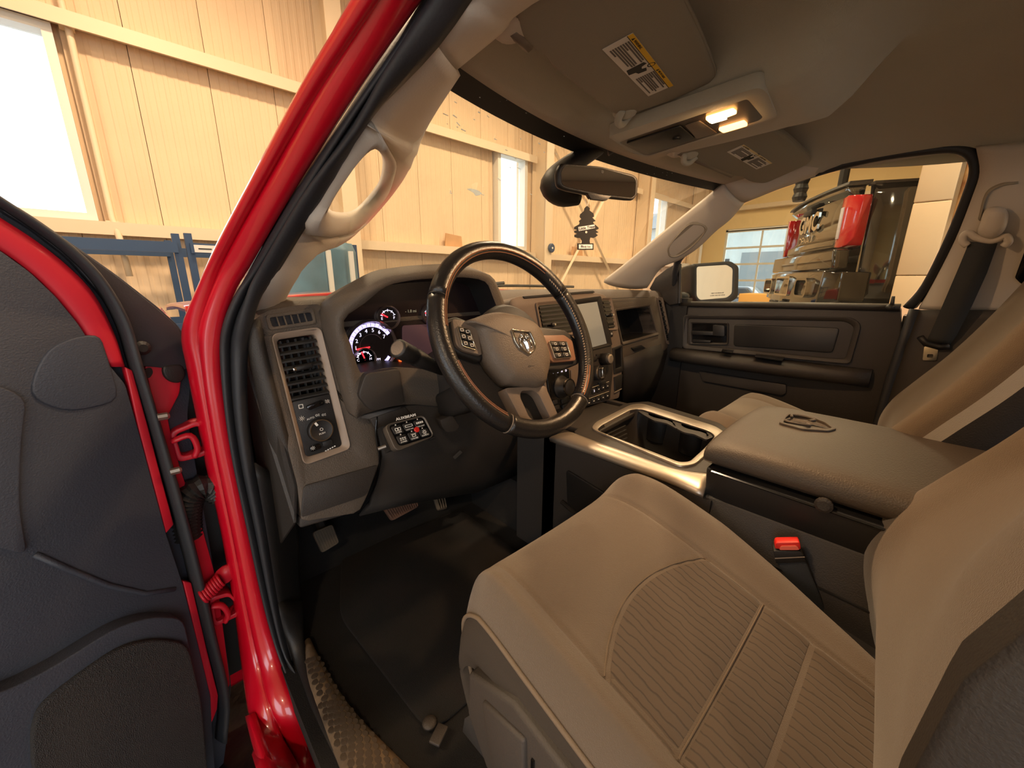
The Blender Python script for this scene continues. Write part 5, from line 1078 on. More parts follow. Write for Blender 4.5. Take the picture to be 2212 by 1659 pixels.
def seat(xc, side, lab, dy, dzb, grp):
    # side = +1 when the doorway is on the -x side
    t = T('bucket_seat', lab, 'seat', (xc, .1, -.75), grp)
    nr = len(crows); xk = xc-side*.038
    UL, UR = -.77, .48; U0, UH = (UL+UR)/2, (UR-UL)/2
    def arc(w): return .585+.045*w*w
    def cush(u, v, up_=0):
        f = v*(nr-1); i = min(nr-2, int(f)); r = crows[i].lerp(crows[i+1], f-i); ui = u*side; au = abs(u); wq = (ui-U0)/UH
        front = max(0, min(1, (v-.18)/.22)); k = 1+.10*max(0, .5-v)
        dz = (.030*(1-.9*max(0, min(1, (v-.50)/.28)))*math.exp(-((ui-.74)/.17)**2)+.014*math.exp(-((ui+.90)/.09)**2))*front
        dz -= .005*(math.exp(-((ui-UR)/.016)**2)+math.exp(-((ui-UL)/.016)**2))*max(0, min(1, (v-.30)/.15))
        dz -= .050*max(0, (au-.90)/.10)**2*(.5+.5*front)+.05*(1-front)*max(0, (au-.7)/.3)**2
        if abs(wq) < 1: dz -= .0035*math.exp(-((v-arc(wq))/.007)**2)+.003*math.exp(-((v-.718)/.007)**2)+.003*math.exp(-((v-.786)/.007)**2)+.006*front*(1-wq*wq)
        rear = 1-.55*max(0, (v-.62)/.38)**1.2*max(0, (ui-.3)/.7) if ui > 0 else 1
        return V((xk+.228*u*r.z*rear, r.x+dy, r.y+dz+up_))
    ob('cushion', grid(lambda a, b: cush(2*a-1, b), 121, 90), clothm, t, smooth=True)
    def ins(w, v): return cush(side*(U0+UH*.985*w), v, .0006)
    ob('cushion_insert', grid(lambda a, b: ins(2*a-1, arc(2*a-1)+.008+b*(.714-arc(2*a-1)-.008)), 41, 14), rib, t, smooth=True)
    ob('rear_insert', grid(lambda a, b: ins(2*a-1, .722+b*.060), 41, 8), rib, t, smooth=True); ob('rear_insert', grid(lambda a, b: ins(2*a-1, .790+b*.10), 41, 10), rib, t, smooth=True)
    for w0_ in (.718,):
        ob('stitch_row', tube([ins(-1+2*i/30, w0_)+V((0, 0, .0012)) for i in range(31)], .0009, 4), pipem, t)
    ob('arc_seam', tube([ins(-1+2*i/30, arc(-1+2*i/30))+V((0, 0, .0016)) for i in range(31)], .0010, 4), pipem, t)
    for s in (-1, 1):
        ed = [cush(s*1.0, v/40) for v in range(3, 41)]
        ob('piping', tube([p+V((s*.002, 0, .002)) for p in ed], .0032, 6), pipem, t, smooth=True)
        rows_ = [[p+V((s*dx, 0, dz)) for p in ed] for dx, dz in ((0, 0), (.008, -.02), (.012, -.05), (.006, -.085))]
        ob('side_skirt', loft(rows_, False, False), mat('seat_taupe_skirt', (60, 53, 46), .9, bump=.5, bs=800) if 'seat_taupe_skirt' not in MM else MM['seat_taupe_skirt'], t, smooth=True)
        sh_ = [[V((xk+s*(.234+dx), y+dy, z)) for y, z in ((.335, -.505+.0), (.25, -.475), (.1, -.50), (-.05, -.53), (-.2, -.55), (-.2, -.66), (.1, -.655), (.3, -.64), (.34, -.58))] for dx in (-.03, .006, .012)]
        so_ = ob('side_shield', loft(sh_), mat('shield_grey', (66, 61, 57), .6, bump=.4, bs=400) if 'shield_grey' not in MM else MM['shield_grey'], t, bev=.006, seg=3)
        ob('shield_slot', box(xk+s*.2465-.002, xk+s*.2465+.002, .212+dy, .216+dy, -.60, -.52), gloss, so_)
        ob('shield_ridge', prism3([V((xk+s*.240, .30+dy, -.515)), V((xk+s*.240, .225+dy, -.500)), V((xk+s*.240, .222+dy, -.62)), V((xk+s*.240, .28+dy, -.62))], (s*.012, 0, 0)), MM['shield_grey'], so_, bev=.004)
    ob('seat_base', box(xc-.22, xc+.22, -.25+dy, .28+dy, -.70, -.56), darker, t)
    for s in (-1, 1): ob('seat_rail', box(xc+s*.19-.02, xc+s*.19+.02, -.3+dy, .36+dy, -.748, -.70), steel, t)
    # backrest
    HP = [(0, -.026), (.08, -.026), (.13, -.024), (.165, -.018), (.195, -.006), (.222, 0), (.243, -.006), (.256, -.022), (.261, -.042), (.2615, -.058), (.262, -.066), (.259, -.10), (.25, -.14), (.22, -.165)]
    BP = [(-.58, -.055), (-.52, -.025), (-.44, -.002), (-.38, .004), (-.32, -.012), (-.26, -.046), (-.18, -.094), (-.08, -.142), (.04, -.19), (.16, -.235)]
    bc = cr([V((z, y, 0)) for z, y in BP], 5)
    hc_ = [V((x, y, 0)) for x, y in HP]
    BO = [(-.60, -.060), (-.45, -.046), (-.30, -.040), (-.20, -.046), (-.10, -.075), (.04, -.125), (.2, -.185)]
    def bout(z):
        for (z0, y0), (z1, y1) in zip(BO, BO[1:]):
            if z <= z1: return y0+(y1-y0)*max(0, (z-z0)/(z1-z0))
        return BO[-1][1]
    def bpt(q, i, k=1):      # q: profile point, i: row; inboard side keeps the full bolster, outboard side is flatter
        r = bc[i]; z = r.x+dzb; top_ = max(0, (z-.02)/.2); wf = 1-.12*top_**2
        sx_ = k*q.x*side; w_ = max(0, min(1, (sx_+.17)/.30)); w_ = w_*w_*(3-2*w_) if side > 0 else 1
        yo = bout(r.x)+(min(0, q.y+.022) if q.x > .222 else 0)
        y_ = yo*(1-w_)+(r.y+q.y)*w_
        return V((xc+k*q.x*wf*(.96 if sx_ < 0 else 1), y_+dy, z))
    def strip(a, b, m, nm, smooth=True, both=True):
        pr = cr(hc_[a:b+1], 4)
        if both:
            po = cr(hc_[a:6], 4); hl_, hr_ = (po, pr) if side > 0 else (pr, po)
            full = [(q, -1) for q in reversed(hl_)]+[(q, 1) for q in hr_[1:]]
            return ob(nm, loft([[bpt(q, i, k) for q, k in full] for i in range(len(bc))], False, False), m, t, smooth=True)
        for k in (-1, 1):
            pk_ = cr(hc_[5:b+1], 4) if (k == -side and a == 8) else pr
            ob(nm, loft([[bpt(q, i, k) for q in pk_] for i in range(len(bc))], False, False), sidem if k == -side else m, t, smooth=True)
    strip(0, 8, clothm, 'backrest'); strip(8, 10, bandm, 'edge_band', both=False); strip(10, 13, sidem, 'backrest_side', both=False)
    rows_ = [[V((xc+k*.22*(1-.0), bc[i].y-.165+dy, bc[i].x+dzb)) for k in (-1, 1)] for i in range(len(bc))]
    ob('backrest_back', loft(rows_, False, False), sidem, t)
    hr = bc[-1]; ob('headrest', loft([[V((xc+a*k, hr.y-.06+dy+b*k*.35, hr.x+dzb+dz)) for a, b in circ(.13, 20)] for k, dz in ((.7, .06), (.95, .09), (1.0, .15), (.9, .21), (.5, .235))]), clothm, t, smooth=True)
    for x in (-.06, .06): ob('headrest_post', tube([V((xc+x, hr.y-.07+dy, hr.x+dzb-.03)), V((xc+x, hr.y-.06+dy, hr.x+dzb+.1))], .007, 8), chrome, t)
    return t
seat(.523, 1, 'tan cloth driver seat nearest the camera with worn ribbed cushion', 0, 0, 'front bucket seats')
seat(1.287, -1, 'grey cloth passenger seat beyond the centre armrest', .045, .0, 'front bucket seats')
# ================================================================== centre console
cc = T('center_console', 'dark floor console with silver trimmed open bin', 'console', (.9, .3, -.75))
KF = Fr((.9, .4, -.376), (1, 0, 0), (0, 1, 0))
def kf(pts, c=0): return H(KF, pts, c)
ko_ = kf([(1276, 928), (1286, 914), (1362, 876), (1386, 873), (1546, 923), (1568, 938), (1540, 972), (1500, 1006), (1470, 1010)]); ki_ = kf([(1289, 930), (1298, 920), (1363, 885), (1382, 883), (1532, 931), (1545, 942), (1522, 968), (1490, 997), (1468, 999)])
km = [((a+c)/2, (b+d)/2) for (a, b), (c, d) in zip(ko_, ki_)]
ro, ri = rpoly(ko_, .02, 4), rpoly(ki_, .018, 4)
ob('silver_rim', ring(ro, ri, -.02, .004, KF, .001), satin, cc, bev=.002, label='brushed silver bin rim')
ob('bin_well', loft([[KF(a, b, 0) for a, b in ri], [KF(a*.97, b, -.05) for a, b in ri], [KF(a*.9+.002, b*.95, -.12) for a, b in ri]], False), dark, cc, smooth=True)
ob('bin_floor', prism([(a*.9+.002, b*.95) for a, b in ri], -.122, -.119, KF), darker, cc)
for i in range(6):
    p = KF(*kf([(1302+i*1.0, 928+i*4.2)])[0], -.02-.006*i); q = KF(*kf([(1352+i*1.5, 905+i*4.2)])[0], -.02-.006*i); ob('bin_rib', tube([p, q], .0022, 5), darker, cc)
ob('bin_step', box(.80, .86, .50, .545, -.48, -.455), dark, cc, bev=.004)
for px, py, poly in ((1424, 894, [(1378, 888), (1384, 884), (1466, 910), (1462, 926), (1440, 914), (1412, 908), (1390, 896)]), (1498, 918, [(1466, 910), (1532, 931), (1540, 944), (1526, 950), (1500, 938), (1478, 934), (1462, 926)])):
    a, b = kf([(px+2, py+4)], -.004)[0]; f = KF.at(a, b, -.004)
    ob('cup_plate', hole(KF, rpoly(kf(poly, -.004), .004), [(a+.027*math.cos(2*math.pi*i/24), b+.034*math.sin(2*math.pi*i/24)) for i in range(24)], -.008, -.004), dark, cc)
    ob('cup_holder', loft([[f(.027*math.cos(2*math.pi*i/24), .034*math.sin(2*math.pi*i/24), z) for i in range(24)] for z in (0, -.075)], False), darker, cc, smooth=True); ob('cup_floor', prism([(.027*math.cos(2*math.pi*i/24), .034*math.sin(2*math.pi*i/24)) for i in range(24)], -.077, -.074, f), gloss, cc)
# top plate and silver side band
top_o = kf([(1196, 946), (1246, 914), (1292, 890), (1352, 868), (1400, 866), (1560, 915), (1590, 950), (1536, 1022), (1480, 1020)])
ob('top_plate', hole(KF, rpoly(kf([(1236, 934), (1262, 915), (1352, 870), (1400, 866), (1556, 913), (1590, 945), (1538, 1022), (1440, 1012)]), .01), ro, -.03, -.001), dark, cc, bev=.001)
bnd0 = [P(1186, 946, Z=-.392), P(1265, 974, Z=-.392), P(1363, 1010, Z=-.392), P(1450, 1042, Z=-.392), P(1519, 1069, Z=-.392)]
bnd1 = [P(1236, 934, Z=-.3765), P(1300, 958, Z=-.3765), P(1380, 986, Z=-.3765), P(1460, 1013, Z=-.3765), P(1537, 1024, Z=-.3765)]
ob('silver_side_band', pad(bnd0, bnd1, .006, thick=.012), satin, cc, smooth=True, label='brushed silver side band')
ob('front_tray', prism3([V((.80, .70, -.385)), V((1.06, .70, -.385)), V((1.07, .565, -.385)), V((.82, .545, -.385))], (0, 0, -.015)), dark, cc, bev=.003)
x0_ = bnd0[0].x+.006
ob('front_body', J(box(x0_, x0_+.02, .22, .74, -.75, -.40)), dark, cc); ob('front_body_right', box(1.09, 1.11, .22, .72, -.75, -.385), dark, cc)
ob('front_body_face', box(x0_, 1.11, .60, .64, -.75, -.40), dark, cc)
ob('side_pocket', prism(rpoly([(.56, -.46), (.30, -.50), (.26, -.62), (.55, -.56)], .01), -.004, .004, Fr((x0_-.001, 0, 0), (0, 1, 0), (0, 0, 1), (-1, 0, 0))), darker, cc, bev=.002); ob('pocket_lip', tube([V((x0_-.004, .57, -.555)), V((x0_-.004, .40, -.60)), V((x0_-.004, .25, -.64))], .006, 6), dark, cc, smooth=True)
# rear body under the armrest
rb = [[V((xl, y, -.75)), V((xl, y, -.46+.0)), V((xl+.014, y, -.425)), V((xl+.02, y, -.395)), V((1.085, y, -.395)), V((1.10, y, -.43)), V((1.10, y, -.75))] for y, xl in ((.235, .712), (.1, .712), (-.5, .712))]
ob('rear_body', loft(rb), dark, cc, bev=.004)
ob('side_panel_seam', tube(cr([V((.710, .215, -.57)), V((.710, .205, -.475)), V((.710, .19, -.462)), V((.710, 0, -.47)), V((.710, -.4, -.49))], 5), .0018, 5), darker, cc)
# armrest lid
al = T('armrest_lid', 'padded dark armrest lid with embossed ram head shield', 'armrest', (.9, .0, -.33))
lm = mat('armrest_vinyl', (72, 63, 54), .55, bump=.6, bs=420)
def lid(y, k, zt, zb, sx=1.0):
    w_ = .186*sx; c = .905
    return [V((c+x*w_, y+dyy*k, zb+(zt-zb)*h)) for x, h, dyy in ((-.96, 0, 0), (-1, .35, 0), (-.985, .68, 0), (-.93, .88, 0), (-.80, .98, 0), (-.4, 1.06, 0), (0, 1.1, 0), (.4, 1.06, 0), (.80, .98, 0), (.93, .88, 0), (.985, .68, 0), (1, .35, 0), (.96, 0, 0))]
ob('lid_pad', loft([lid(.222, 0, -.318, -.330, .86), lid(.245, 0, -.302, -.334, .94), lid(.248, 0, -.292, -.336, .97), lid(.232, 0, -.284, -.338, .99), lid(.19, 0, -.280, -.338, 1), lid(.05, 0, -.279, -.339, 1), lid(-.15, 0, -.283, -.34, 1), lid(-.33, 0, -.292, -.34, .98), lid(-.37, 0, -.31, -.34, .92)]), lm, al, smooth=True, sub=1)
ob('lid_lower', loft([[V((.905+x*.183*s, y, z)) for x, z in ((-.93, -.405), (-1, -.345), (-1, -.337), (1, -.337), (1, -.345), (.93, -.405))] for y, s in ((.225, .9), (.238, .97), (.2, 1), (-.36, 1))]), darker, al, bev=.004)
ob('lid_gasket', tube([V((.905-.185, .225, -.338)), V((.905-.187, .1, -.339)), V((.905-.187, -.34, -.341))], .0022, 5), gloss, al)
q = P(1780, 1090, X=.718); ob('lid_catch', lathe([(.012, 0), (.012, .004), (.008, .006)], Fr(q, (0, 1, 0), (0, 0, 1), (-1, 0, 0)), 14), dark, al)
ob('bright_edge', tube([V((.935, .245, -.297)), V((1.0, .243, -.298)), V((1.02, .236, -.300))], .002, 5), chrome, al) if False else None
LF = Fr((.92, .1, -.2725), (0, -1, 0), (-1, 0, 0), (0, 0, 1))
eo = H(LF, [(1683, 914), (1690, 900), (1700, 893), (1755, 900), (1790, 914), (1808, 927), (1790, 932), (1735, 928)])
ex_, ey_ = sum(a for a, b in eo)/len(eo), sum(b for a, b in eo)/len(eo)
le = ob('emblem', ring(rpoly(eo, .006, 3), rpoly([(ex_+(a-ex_)*.84, ey_+(b-ey_)*.84) for a, b in eo], .005, 3), -.006, .0015, LF), lm, al, bev=.0012, label='embossed shield emblem')
ef = LF.at(ex_, ey_); wl_ = max(a for a, b in eo)-min(a for a, b in eo); wh_ = max(b for a, b in eo)-min(b for a, b in eo)
for s in (-1, 1):
    ob('horn', tube(cr([ef(-wl_*.30, s*wh_*.10, .002), ef(-wl_*.33, s*wh_*.26, .002), ef(-wl_*.10, s*wh_*.30, .003), ef(wl_*.10, s*wh_*.22, .002), ef(wl_*.02, s*wh_*.12, .001)], 4), .003, 6), lm, le, smooth=True)
ob('muzzle', loft([[ef(-wl_*.25, -.008, 0), ef(-wl_*.25, 0, .004), ef(-wl_*.25, .008, 0)], [ef(.05*wl_, -.006, 0), ef(.05*wl_, 0, .004), ef(.05*wl_, .006, 0)], [ef(wl_*.34, -.003, 0), ef(wl_*.34, 0, .002), ef(wl_*.34, .003, 0)]]), lm, le)
# buckle
bk = T('seat_belt_buckle', 'black seat belt buckle with red button beside the driver seat', 'buckle', (.69, .08, -.5))
bf = Fr(P(1705, 1196, X=.685), (.35, -.93, 0), (0, -.1, 1)); bf = Fr(bf.o, bf.x, bf.y, -bf.z if bf.z.dot(bf.o) > 0 else bf.z)
qd = lambda l, c=0: rpoly(H(bf, l, c), .003)
ob('buckle_body', prism(qd([(1670, 1190), (1732, 1192), (1742, 1214), (1676, 1218)]), -.022, 0, bf), darker, bk, bev=.002); ob('release_button', prism(qd([(1674, 1188), (1677, 1175), (1729, 1174), (1731, 1190)]), -.018, -.003, bf), redp, bk, bev=.002)
ob('button_insert', prism(qd([(1683, 1189), (1687, 1181), (1722, 1180), (1728, 1189)]), -.004, -.001, bf), mat('pink_red_plastic', (236, 110, 90), .5), bk)
ob('buckle_groove', tube([bf(*bf.hit(1674, 1206), .0005), bf(*bf.hit(1738, 1203), .0005)], .001, 4), midd, bk); ob('buckle_sleeve', prism(H(bf, [(1678, 1218), (1741, 1214), (1790, 1330), (1730, 1300)]), -.018, -.003, bf), belt, bk, bev=.002)
# ================================================================== passenger door, glass, side mirror
XD = 1.665
pd = T('passenger_door', 'closed dark passenger door with armrest and window', 'door', (XD, .4, -.75))
DX = Fr((XD, .4, -.2), (0, -1, 0), (0, 0, 1), (-1, 0, 0))
def dx(pts, c=0): return H(DX, pts, c)
ob('door_panel', prism(rpoly(dx([(1405, 640), (1470, 656), (1700, 658), (1946, 664), (1945, 720), (1925, 830), (1880, 1010), (1500, 985), (1425, 800)]), .01), -.05, 0, DX), dark, pd, bev=.006)
ob('sill_cap', tube(PP([(1470, 657), (1700, 660), (1945, 665)], X=1.668), .012, 8, sx=1.4), dark, pd, smooth=True)
bdr = dx([(1478, 680), (1840, 685), (1862, 700), (1838, 786), (1476, 752)]); bdi = dx([(1487, 688), (1826, 694), (1846, 706), (1826, 776), (1486, 744)])
ob('upper_frame', ring(rpoly(bdr, .015, 3), rpoly(bdi, .012, 3), -.002, .012, DX, .004), dark, pd, bev=.003)
ob('upper_insert', prism(rpoly(dx([(1587, 700), (1815, 708), (1799, 762), (1585, 747)]), .012), -.001, .006, DX), darker, pd, bev=.004)
ob('handle_bezel', quadring(DX, dx([(1492, 695), (1575, 697), (1574, 744), (1492, 743)]), dx([(1496, 699), (1571, 701), (1570, 740), (1496, 739)]), .008, -.001, .010, .004), dark, pd, bev=.002); ob('handle_cup', prism(dx([(1496, 699), (1571, 701), (1570, 740), (1496, 739)]), .0, .002, DX), gloss, pd)
ob('door_handle', J(prism(rpoly(dx([(1496, 714), (1545, 716), (1545, 724), (1496, 722)]), .004), .004, .014, DX), prism(rpoly(dx([(1543, 701), (1568, 703), (1568, 726), (1543, 724)]), .005), .004, .016, DX)), darker, pd, bev=.002); ob('lock_lever', prism(rpoly(dx([(1498, 733), (1538, 735), (1536, 740), (1498, 739)]), .003), .003, .012, DX), darker, pd, bev=.001)
arm = [[P(x, y, X=XD) for x, y in ((1462, 752), (1470, 772), (1476, 790))]]
ar = []
for k in range(9):
    t_ = k/8; y0, y1 = 1.0, .0
    p = P(1462+(1886-1462)*t_, 750+(798-750)*t_, X=XD); prot = .075*math.sin(math.pi*min(1, .25+t_*.72))**.5 if t_ < .97 else .03
    ar.append([p, p+V((-prot*.7, 0, .0)), p+V((-prot, 0, -.012)), p+V((-prot, 0, -.035)), p+V((-prot*.8, 0, -.052)), p+V((0, 0, -.06))])
ob('armrest', loft(ar), dark, pd, smooth=True, bev=0)
ob('armrest_cup', prism3(PP([(1633, 765), (1695, 772), (1690, 780), (1630, 772)], Z=-.262), (0, 0, .002)), gloss, pd); ob('window_switch', prism3(PP([(1560, 756), (1585, 759), (1582, 764), (1558, 761)], Z=-.260), (0, 0, .005)), gloss, pd, bev=.001)
ob('map_pocket', prism(rpoly(dx([(1512, 800), (1520, 822), (1690, 853), (1700, 848), (1700, 830)]), .006), 0, .012, DX), dark, pd, bev=.004)
ob('lock_pin', J(tube([P(1925, 668, X=1.655), P(1930, 640, X=1.65)], [.006, .004], 8), lathe([(.014, 0), (.010, .01), (.005, .014)], Fr(P(1922, 668, X=1.655), (1, 0, 0), (0, 1, 0)), 12)), darker, pd, smooth=True)
PW_ = dict(pl=((1.643, 0, 0), (1, 0, .46)))
gl = [(1462, 652), (1468, 575), (1500, 535), (1560, 466), (1640, 425), (1760, 383), (1880, 352), (2000, 335), (2060, 332), (2086, 345), (2092, 372), (2078, 420), (2040, 515), (1990, 615), (1950, 662)]
go = [(1452, 660), (1460, 566), (1494, 528), (1554, 458), (1634, 415), (1757, 372), (1878, 341), (2000, 323), (2068, 320), (2102, 337), (2110, 372), (2094, 425), (2056, 520), (2006, 618), (1972, 668)]
gi3, go3 = [P(x, y, **PW_) for x, y in gl], [P(x, y, **PW_)+V((-.012, 0, 0)) for x, y in go]
ob('window_frame', pad(gi3, go3, .006, thick=.02, m=4), rubber, pd, smooth=True)
ob('window_glass', (gi3, [tuple(range(len(gi3)))]), glass('side_glass', (232, 240, 232), dirt=.05, dscale=6), pd)
ob('mirror_sail', prism3(PP([(1466, 566), (1470, 655), (1446, 660), (1402, 624), (1415, 600), (1440, 580)], X=1.64), (.02, 0, 0)), dark, pd, bev=.004)
ob('division_bar', tube(PP([(1469, 570), (1467, 655)], X=1.635), .006, 6), darker, pd)
sm = T('side_mirror', 'black passenger side mirror outside the window', 'side mirror', (1.8, .75, -.02))
ma, mb = P(1503, 610, X=1.84), P(1594, 606, X=2.05)
mf = Fr((ma+mb)/2, mb-ma, (0, 0, 1)); mf = Fr(mf.o, mf.x, mf.y, -mf.z if mf.z.dot(mf.o) > 0 else mf.z)
so_ = rpoly(H(mf, [(1502, 570), (1578, 564), (1596, 576), (1594, 642), (1580, 652), (1510, 656), (1500, 645)]), .016, 4); si_ = rpoly(H(mf, [(1507, 576), (1572, 572), (1585, 580), (1583, 634), (1572, 643), (1514, 648), (1507, 640)]), .012, 4)
hcx, hcy = sum(a for a, b in so_)/len(so_), sum(b for a, b in so_)/len(so_)
ob('mirror_shell', loft([[mf(hcx-.02+(a-hcx)*.55, hcy+(b-hcy)*.6, -.15) for a, b in so_], [mf(hcx-.015+(a-hcx)*.85, hcy+(b-hcy)*.9, -.09) for a, b in so_], [mf(hcx+(a-hcx), hcy+(b-hcy), -.03) for a, b in so_], [mf(a, b, 0) for a, b in so_], [mf(a, b, -.006) for a, b in si_]], False), darker, sm, smooth=True)
ob('mirror_face', prism(si_, -.009, -.006, mf), mirror, sm); ob('mirror_arm', tube([P(1470, 640, X=1.69), P(1505, 640, X=1.86)+V((0, .06, 0))], .03, 10, sy=.6), darker, sm, smooth=True)
for k, s in enumerate(('OBJECTS IN MIRROR ARE', 'CLOSER THAN THEY APPEAR')):
    text('mirror_print', s, Fr(mf(*mf.hit(1550, 633+5*k, -.006), -.0057), mf.x, mf.y, mf.z), .0065, MM['grey_print'], sm, .0001)
ob('door_outer_skin', box(1.76, 1.80, -.02, .98, -.80, -.14), red, pd)
pk2 = T('passenger_kick_panel', 'dark panel closing the passenger footwell beside the glove box', 'kick panel', (1.66, .9, -.75))
ob('kick_cover', box(1.655, 1.70, .70, 1.2, -.75, -.07), darker, pk2)
# ================================================================== B-pillar and belt on the passenger side
bp_ = T('b_pillar_trim', 'pale upper and dark lower pillar trim behind the passenger window', 'pillar trim', (1.6, -.1, -.75))
PU = dict(pl=((1.628, 0, 0), (1, 0, .46)))
ob('upper_cover', pad(PP([(2108, 318), (2116, 372), (2100, 426), (2062, 522), (2012, 620), (1984, 668)], **PU), PP([(2330, 300), (2340, 372), (2340, 440), (2340, 530), (2340, 620), (2340, 668)], **PU), .012, thick=.02), trimg, bp_, smooth=True)
ob('lower_cover', pad(PP([(1984, 670), (1956, 740), (1924, 830), (1897, 930), (1880, 1010)], X=1.645), PP([(2340, 670), (2340, 760), (2340, 850), (2340, 930), (2340, 1010)], X=1.645), .01, thick=.02), dark, bp_, smooth=True)
ob('lower_seal', tube(PP([(1976, 668), (1950, 740), (1920, 830), (1892, 930), (1872, 1010)], X=1.65), .012, 8), rubber, bp_, smooth=True)
ob('pillar_core', box(1.69, 1.78, -.5, .06, -.80, -.10), darker, bp_)
ob('coat_hook_badge', prism3(PP([(2150, 632), (2160, 622), (2195, 620), (2208, 630), (2196, 642), (2160, 642)], **PU), (-.012, 0, 0)), trimg, bp_, bev=.004)
ob('adjuster_slot', pad(PP([(2112, 470), (2128, 415), (2160, 392), (2200, 386)], **PU), PP([(2122, 474), (2136, 422), (2164, 402), (2200, 396)], **PU), .016, thick=.004), MM['pocket_shade'], bp_, smooth=True)
rq = PP([(2190, 600), (2212, 540), (2240, 520), (2240, 640), (2200, 610)], **PU); ob('rear_window_frame', prism3(rq, (-.016, 0, 0)), gloss, bp_, bev=.004)
sb = T('seat_belt', 'dark seat belt hanging from the passenger pillar anchor', 'seat belt', (1.55, -.05, .1))
BU = dict(pl=((1.575, 0, 0), (1, 0, .3)))
wb0, wb1 = PP([(2094, 522), (2070, 580), (2040, 650), (2012, 715), (2000, 738)], **BU), PP([(2155, 526), (2132, 590), (2100, 660), (2066, 725), (2052, 745)], **BU)
ob('webbing', ribbon(wb0, wb1, 20), belt, sb, smooth=True, solid=.0016); ob('webbing_back', ribbon(PP([(2140, 540), (2110, 620), (2080, 700)], **PU), PP([(2162, 540), (2150, 600), (2110, 700)], **PU), 8), belt, sb, solid=.0016)
cvr = cr([V(p) for p in PP([(2112, 505), (2118, 478), (2128, 454), (2148, 447), (2170, 450), (2178, 465), (2174, 490), (2160, 508), (2138, 517)], **BU)], 3, True); cvc = sum(cvr, V((0, 0, 0)))/len(cvr)
ob('anchor_cover', loft([[p+V((.02, 0, 0)) for p in cvr], [p+V((-.006, 0, 0)) for p in cvr], [cvc+(p-cvc)*.85+V((-.018, 0, 0)) for p in cvr], [cvc+(p-cvc)*.5+V((-.024, 0, 0)) for p in cvr]]), trimg, sb, smooth=True)
ob('d_ring', J(tube(cr(PP([(2090, 530), (2080, 522), (2082, 508), (2094, 504), (2110, 514), (2140, 520), (2156, 516), (2172, 510), (2178, 522), (2168, 532)], **BU), 4), .008, 8)), trimg, sb, smooth=True)
ob('belt_guide', tube(PP([(1988, 728), (2000, 742), (2030, 750), (2052, 748)], **BU), .012, 8, sy=.7), darker, sb, smooth=True)
tq = Fr(P(2010, 762, **BU), (0, -1, .1), (0, -.1, -1), (-1, 0, 0)); ob('latch_tongue', ring(rr(-.014, .014, -.018, .022, .003, 2), rr(-.006, .006, .004, .014, .002, 2), -.001, .001, tq), chrome, sb)
# ================================================================== open driver door
dd = T('driver_door', 'open driver door with dark panel, red painted edge and speaker grille', 'door', (.02, .86, -.9))
OD = Fr((.05, .85, 0), (-.94, -.34, 0), (0, 0, 1), (.3401, -.9404, 0))
def od(pts, c=0): return H(OD, pts, c)
ob('door_shell', prism(rpoly(od([(-400, 150), (-200, 285), (0, 428), (70, 470), (150, 522), (250, 592), (340, 662), (385, 702), (406, 738), (418, 790), (405, 900), (440, 1100), (475, 1300), (500, 1480), (490, 1600), (470, 1750), (-420, 1750)], -.02), .01), -.09, -.02, OD), blueblk, dd, bev=.004)
ob('front_edge_cover', prism(rpoly(od([(0, 432), (75, 476), (150, 526), (250, 596), (335, 664), (380, 704), (400, 740), (412, 790), (395, 800), (330, 792), (280, 790), (268, 720), (225, 645), (150, 560), (60, 490), (0, 455)], -.01), .012), -.02, -.008, OD), mat('door_edge_black', (40, 42, 48), .5, bump=.2), dd, bev=.006)
ob('upper_red_frame', pad([OD(*p, .0) for p in od([(-300, 290), (-120, 395), (0, 470), (80, 522), (150, 578), (205, 638), (246, 718), (270, 792)])], [OD(*p, .0) for p in od([(-300, 365), (-120, 470), (0, 540), (62, 585), (118, 638), (165, 695), (200, 750), (236, 792)])], .004, thick=.012), redm, dd, smooth=True)
ob('red_edge', prism(od([(268, 792), (285, 800), (318, 920), (352, 1050), (374, 1132), (357, 1152), (330, 1050), (298, 930)]), -.012, .003, OD), redm, dd, bev=.002); ob('red_edge', prism(od([(393, 1254), (412, 1258), (445, 1400), (470, 1500), (468, 1530), (455, 1562), (452, 1500), (428, 1400)]), -.012, .003, OD), redm, dd, bev=.002)
ob('door_seal', pad([OD(*p, 0) for p in od([(-300, 255), (-120, 365), (0, 446), (78, 498), (152, 556), (212, 622), (256, 705), (280, 785), (318, 905), (356, 1040), (400, 1200), (440, 1370), (474, 1510), (470, 1600)])], [OD(*p, 0) for p in od([(-300, 235), (-120, 342), (0, 424), (88, 480), (165, 538), (228, 605), (278, 690), (306, 782), (340, 895), (380, 1030), (424, 1190), (464, 1360), (494, 1500), (488, 1600)])], .014, thick=.01), rubber, dd, smooth=True)
ob('hinge_side', prism(rpoly(od([(312, 786), (396, 776), (388, 850), (362, 900), (372, 950), (392, 1020), (440, 1150), (470, 1260), (498, 1480), (480, 1500), (400, 1150), (345, 930)], -.012), .006), -.03, -.012, OD), redm, dd, bev=.002)
ob('edge_plug', prism(rpoly(od([(350, 790), (395, 785), (402, 812), (390, 828), (368, 826), (352, 812)], -.008), .01), -.014, -.006, OD), darker, dd, bev=.003); ob('edge_hole', prism(rpoly(od([(310, 800), (326, 792), (332, 805), (322, 818), (312, 814)], -.010), .006), -.014, -.010, OD), darker, dd)
a, b = od([(308, 752)], 0)[0]; ob('trim_clip', lathe([(.011, -.01), (.011, .0), (.006, .003)], OD.at(a, b), 14), darker, dd)
